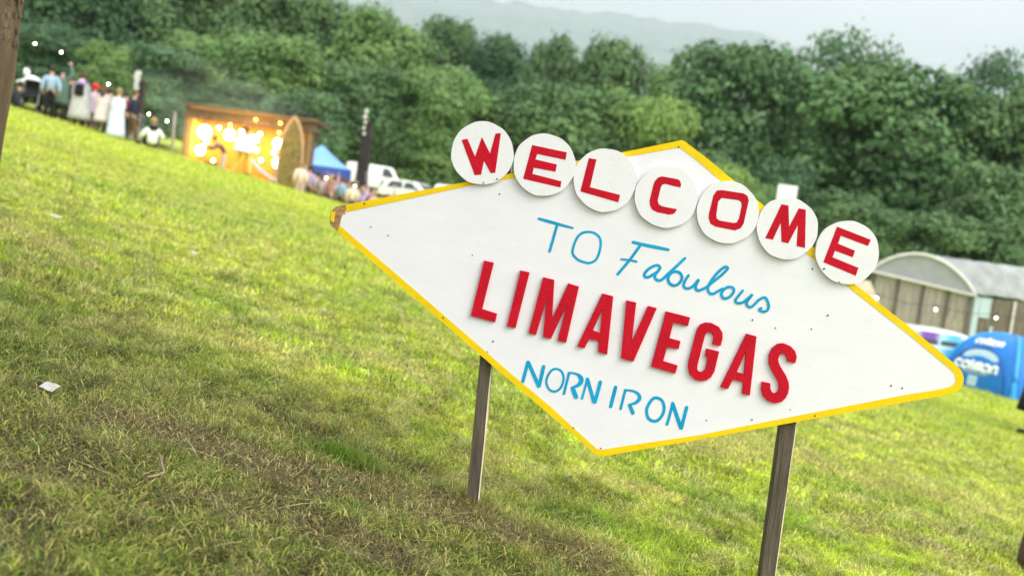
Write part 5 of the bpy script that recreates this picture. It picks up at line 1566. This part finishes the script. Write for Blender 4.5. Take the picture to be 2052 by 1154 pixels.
# person in black walking past the tent, mostly beyond the right edge
add_person('person in long black coat and boots striding past the blue dome tent', foot(2076, 876, 16.2), R(-70),
           pose(kl=(.10, -.22, .52), al=(.10, -.34, .12), tl=(.10, -.50, .10), kr=(-.10, .02, .48), ar=(-.10, .26, .12), tr=(-.10, .12, .05)),
           [('trousers', BLK), ('shoes', (.012, .012, .012)), ('jacket', BLK), ('coat', BLK, dict(hem=.42, w=(.22, .40))), ('hair', (.02, .015, .01))], 1.0)
# person sitting on the grass close by at the right edge
add_person('person in lilac jacket and brown trousers sitting on the grass at the bottom right edge', foot(2240, 1150, 5.0), R(-62),
           pose(pelvis=(0, 0, .12), waist=(0, 0, .28), chest=(0, -.02, .48), neck=(0, -.03, .66), headb=(0, -.05, .73), head=(0, -.06, .81), crown=(0, -.05, .90),
                hl=(.1, -.05, .13), hr=(-.1, -.05, .13), kl=(.16, -.42, .40), kr=(-.16, -.42, .40), al=(.12, -.56, .07), ar=(-.12, -.56, .07), tl=(.12, -.70, .05), tr=(-.12, -.70, .05),
                sl=(.17, -.02, .58), sr=(-.17, -.02, .58), el=(.27, -.18, .36), er=(-.27, -.18, .36), wl=(.14, -.38, .42), wr=(-.14, -.38, .42), fl=(.1, -.45, .44), fr=(-.1, -.45, .44)),
           [('trousers', (.11, .065, .045)), ('shoes', (.10, .03, .12)), ('jacket', (.42, .48, .68)), ('scarf', (.12, .5, .62)), ('hair', (.03, .02, .015))], 1.0)

# ------------------------------------------------------------------ festoon lights
M_fest = emit('festoon_bulb', (0.98, 1.0, 0.80), 12)
M_cable = mat('black_cable', (0.015, 0.015, 0.015), 0.6, 0.1)
def festoon(label, pix, D, ends):
    P = [at(px, py, D) for px, py in pix]
    e = empty('festoon_string', P[0], label, 'string lights', 'festoon light strings')
    allp = [Vector(q) for q in ([at(*ends[0], D)] + P + [at(*ends[1], D)])]
    b = MB(); up = Vector((0, 0, .13))
    pts = []
    for a, c in zip(allp[:-1], allp[1:]):
        for t in np.linspace(0, 1, 7)[:-1]:
            pts.append(a.lerp(c, t) + up - Vector((0, 0, .10 * math.sin(math.pi * t))))
    pts.append(allp[-1] + up)
    b.tube(pts, .008, 5); b.build('cable', M_cable, e, world=True)
    for p in P:
        b = MB(); b.ball(p, .024, (1, 1, 1.15), 12); q = b.build('bulb', M_fest, e, world=True, smooth=True)
        b = MB(); b.tube([p + Vector((0, 0, .05)), p + up], .018, 7); b.build('socket', M_cable, q)
    return allp
e1 = festoon('string of white bulbs hung over the people on the hill', [(70, 88), (123, 105), (217, 169), (298, 229), (335, 243)], 34.8, ((-20, 60), (350, 236)))
e2 = festoon('string of white bulbs over the crowd under the blue gazebo', [(654, 357), (711, 373)], 40.0, ((612, 340), (790, 380)))
e3 = festoon('string of white bulbs in front of the grey timber shed', [(1757, 597), (1875, 620), (1996, 637)], 31.0, ((1640, 560), (2120, 650)))
M_pole = mat('pale_pole', (0.35, 0.31, 0.26), 0.85, 0.2, 6, stretch=(5, 5, .5))
for p, lab in ((e1[0], 'wooden pole of the bulb string beside the weathered trunk'), (e1[-1], 'slim pale wooden pole standing left of the stage'), (e2[0], 'thin pole by the carved panel'), (e2[-1], 'thin pole behind the crowd near the white car'), (e3[0], 'thin pole hidden behind the sign'), (e3[-1], 'thin pole right of the dome tent')):
    z0 = gz(p.x, p.y)
    e = empty('pole', (p.x, p.y, z0), lab, 'pole', 'poles of the bulb strings')
    b = MB(); b.tube([(0, 0, -.3), (0.02, 0, (p.z - z0) * .5), (0, 0, p.z - z0 + .18)], [.05, .045, .04], 9); b.build('shaft', M_pole, e, smooth=True)
    b = MB(); b.tube([(0, -.05, p.z - z0 + .13), (0, .05, p.z - z0 + .13)], .02, 6); b.build('hook', M_metal, e)

# ------------------------------------------------------------------ litter on the turf
M_paper = mat('paper', (0.80, 0.80, 0.78), 0.8, 0.05, 30)
def scrap(px, py, w, h, rz, label, name='paper_scrap', cat='paper', m=None):
    p = G(px, py); w *= .8; h *= .75
    e = MB(); rows = []
    for i in range(5):
        rows.append([Vector(((k / 3 - .5) * w, (i / 4 - .5) * h, .002 * math.sin(k * 2 + i) + .006 * (i / 4) ** 2 + .004)) for k in range(4)])
    for i in range(4):
        for k in range(3): e.face([rows[i][k], rows[i][k + 1], rows[i + 1][k + 1], rows[i + 1][k]])
    bmesh.ops.solidify(e.bm, geom=list(e.bm.faces), thickness=.0008)
    o = e.build(name, m or M_paper)
    o.location = p + Vector((0, 0, .032)); o.rotation_euler = (R(14), R(9), rz)
    props(o, label, cat, 'litter on the grass')
scrap(97, 798, .062, .048, R(-12), 'white square paper scrap lying on the grass at the left')
scrap(388, 516, .12, .04, R(-40), 'crumpled white wrapper further up the slope', 'wrapper', 'wrapper')
scrap(110, 443, .10, .05, R(10), 'small white paper near the bare soil bank')
scrap(802, 640, .05, .03, R(60), 'tiny pale blue paper left of the sign edge', m=mat('blue_paper', (0.55, 0.68, 0.75), 0.8, 0.05))
p0 = G(318, 935)
b = MB(); tw_ = [G(318, 932), G(324, 960), G(327, 968), G(310, 975), G(290, 978)]
b.tube([q + Vector((0, 0, .03)) for q in tw_], [.003, .004, .004, .0035, .002], 6)
M_twig = mat('twig_bark', (0.30, 0.22, 0.15), 0.9, 0.3, 60)
o = b.build('twig', M_twig); props(o, 'thin crooked twig lying in the grass at the lower left', 'twig')
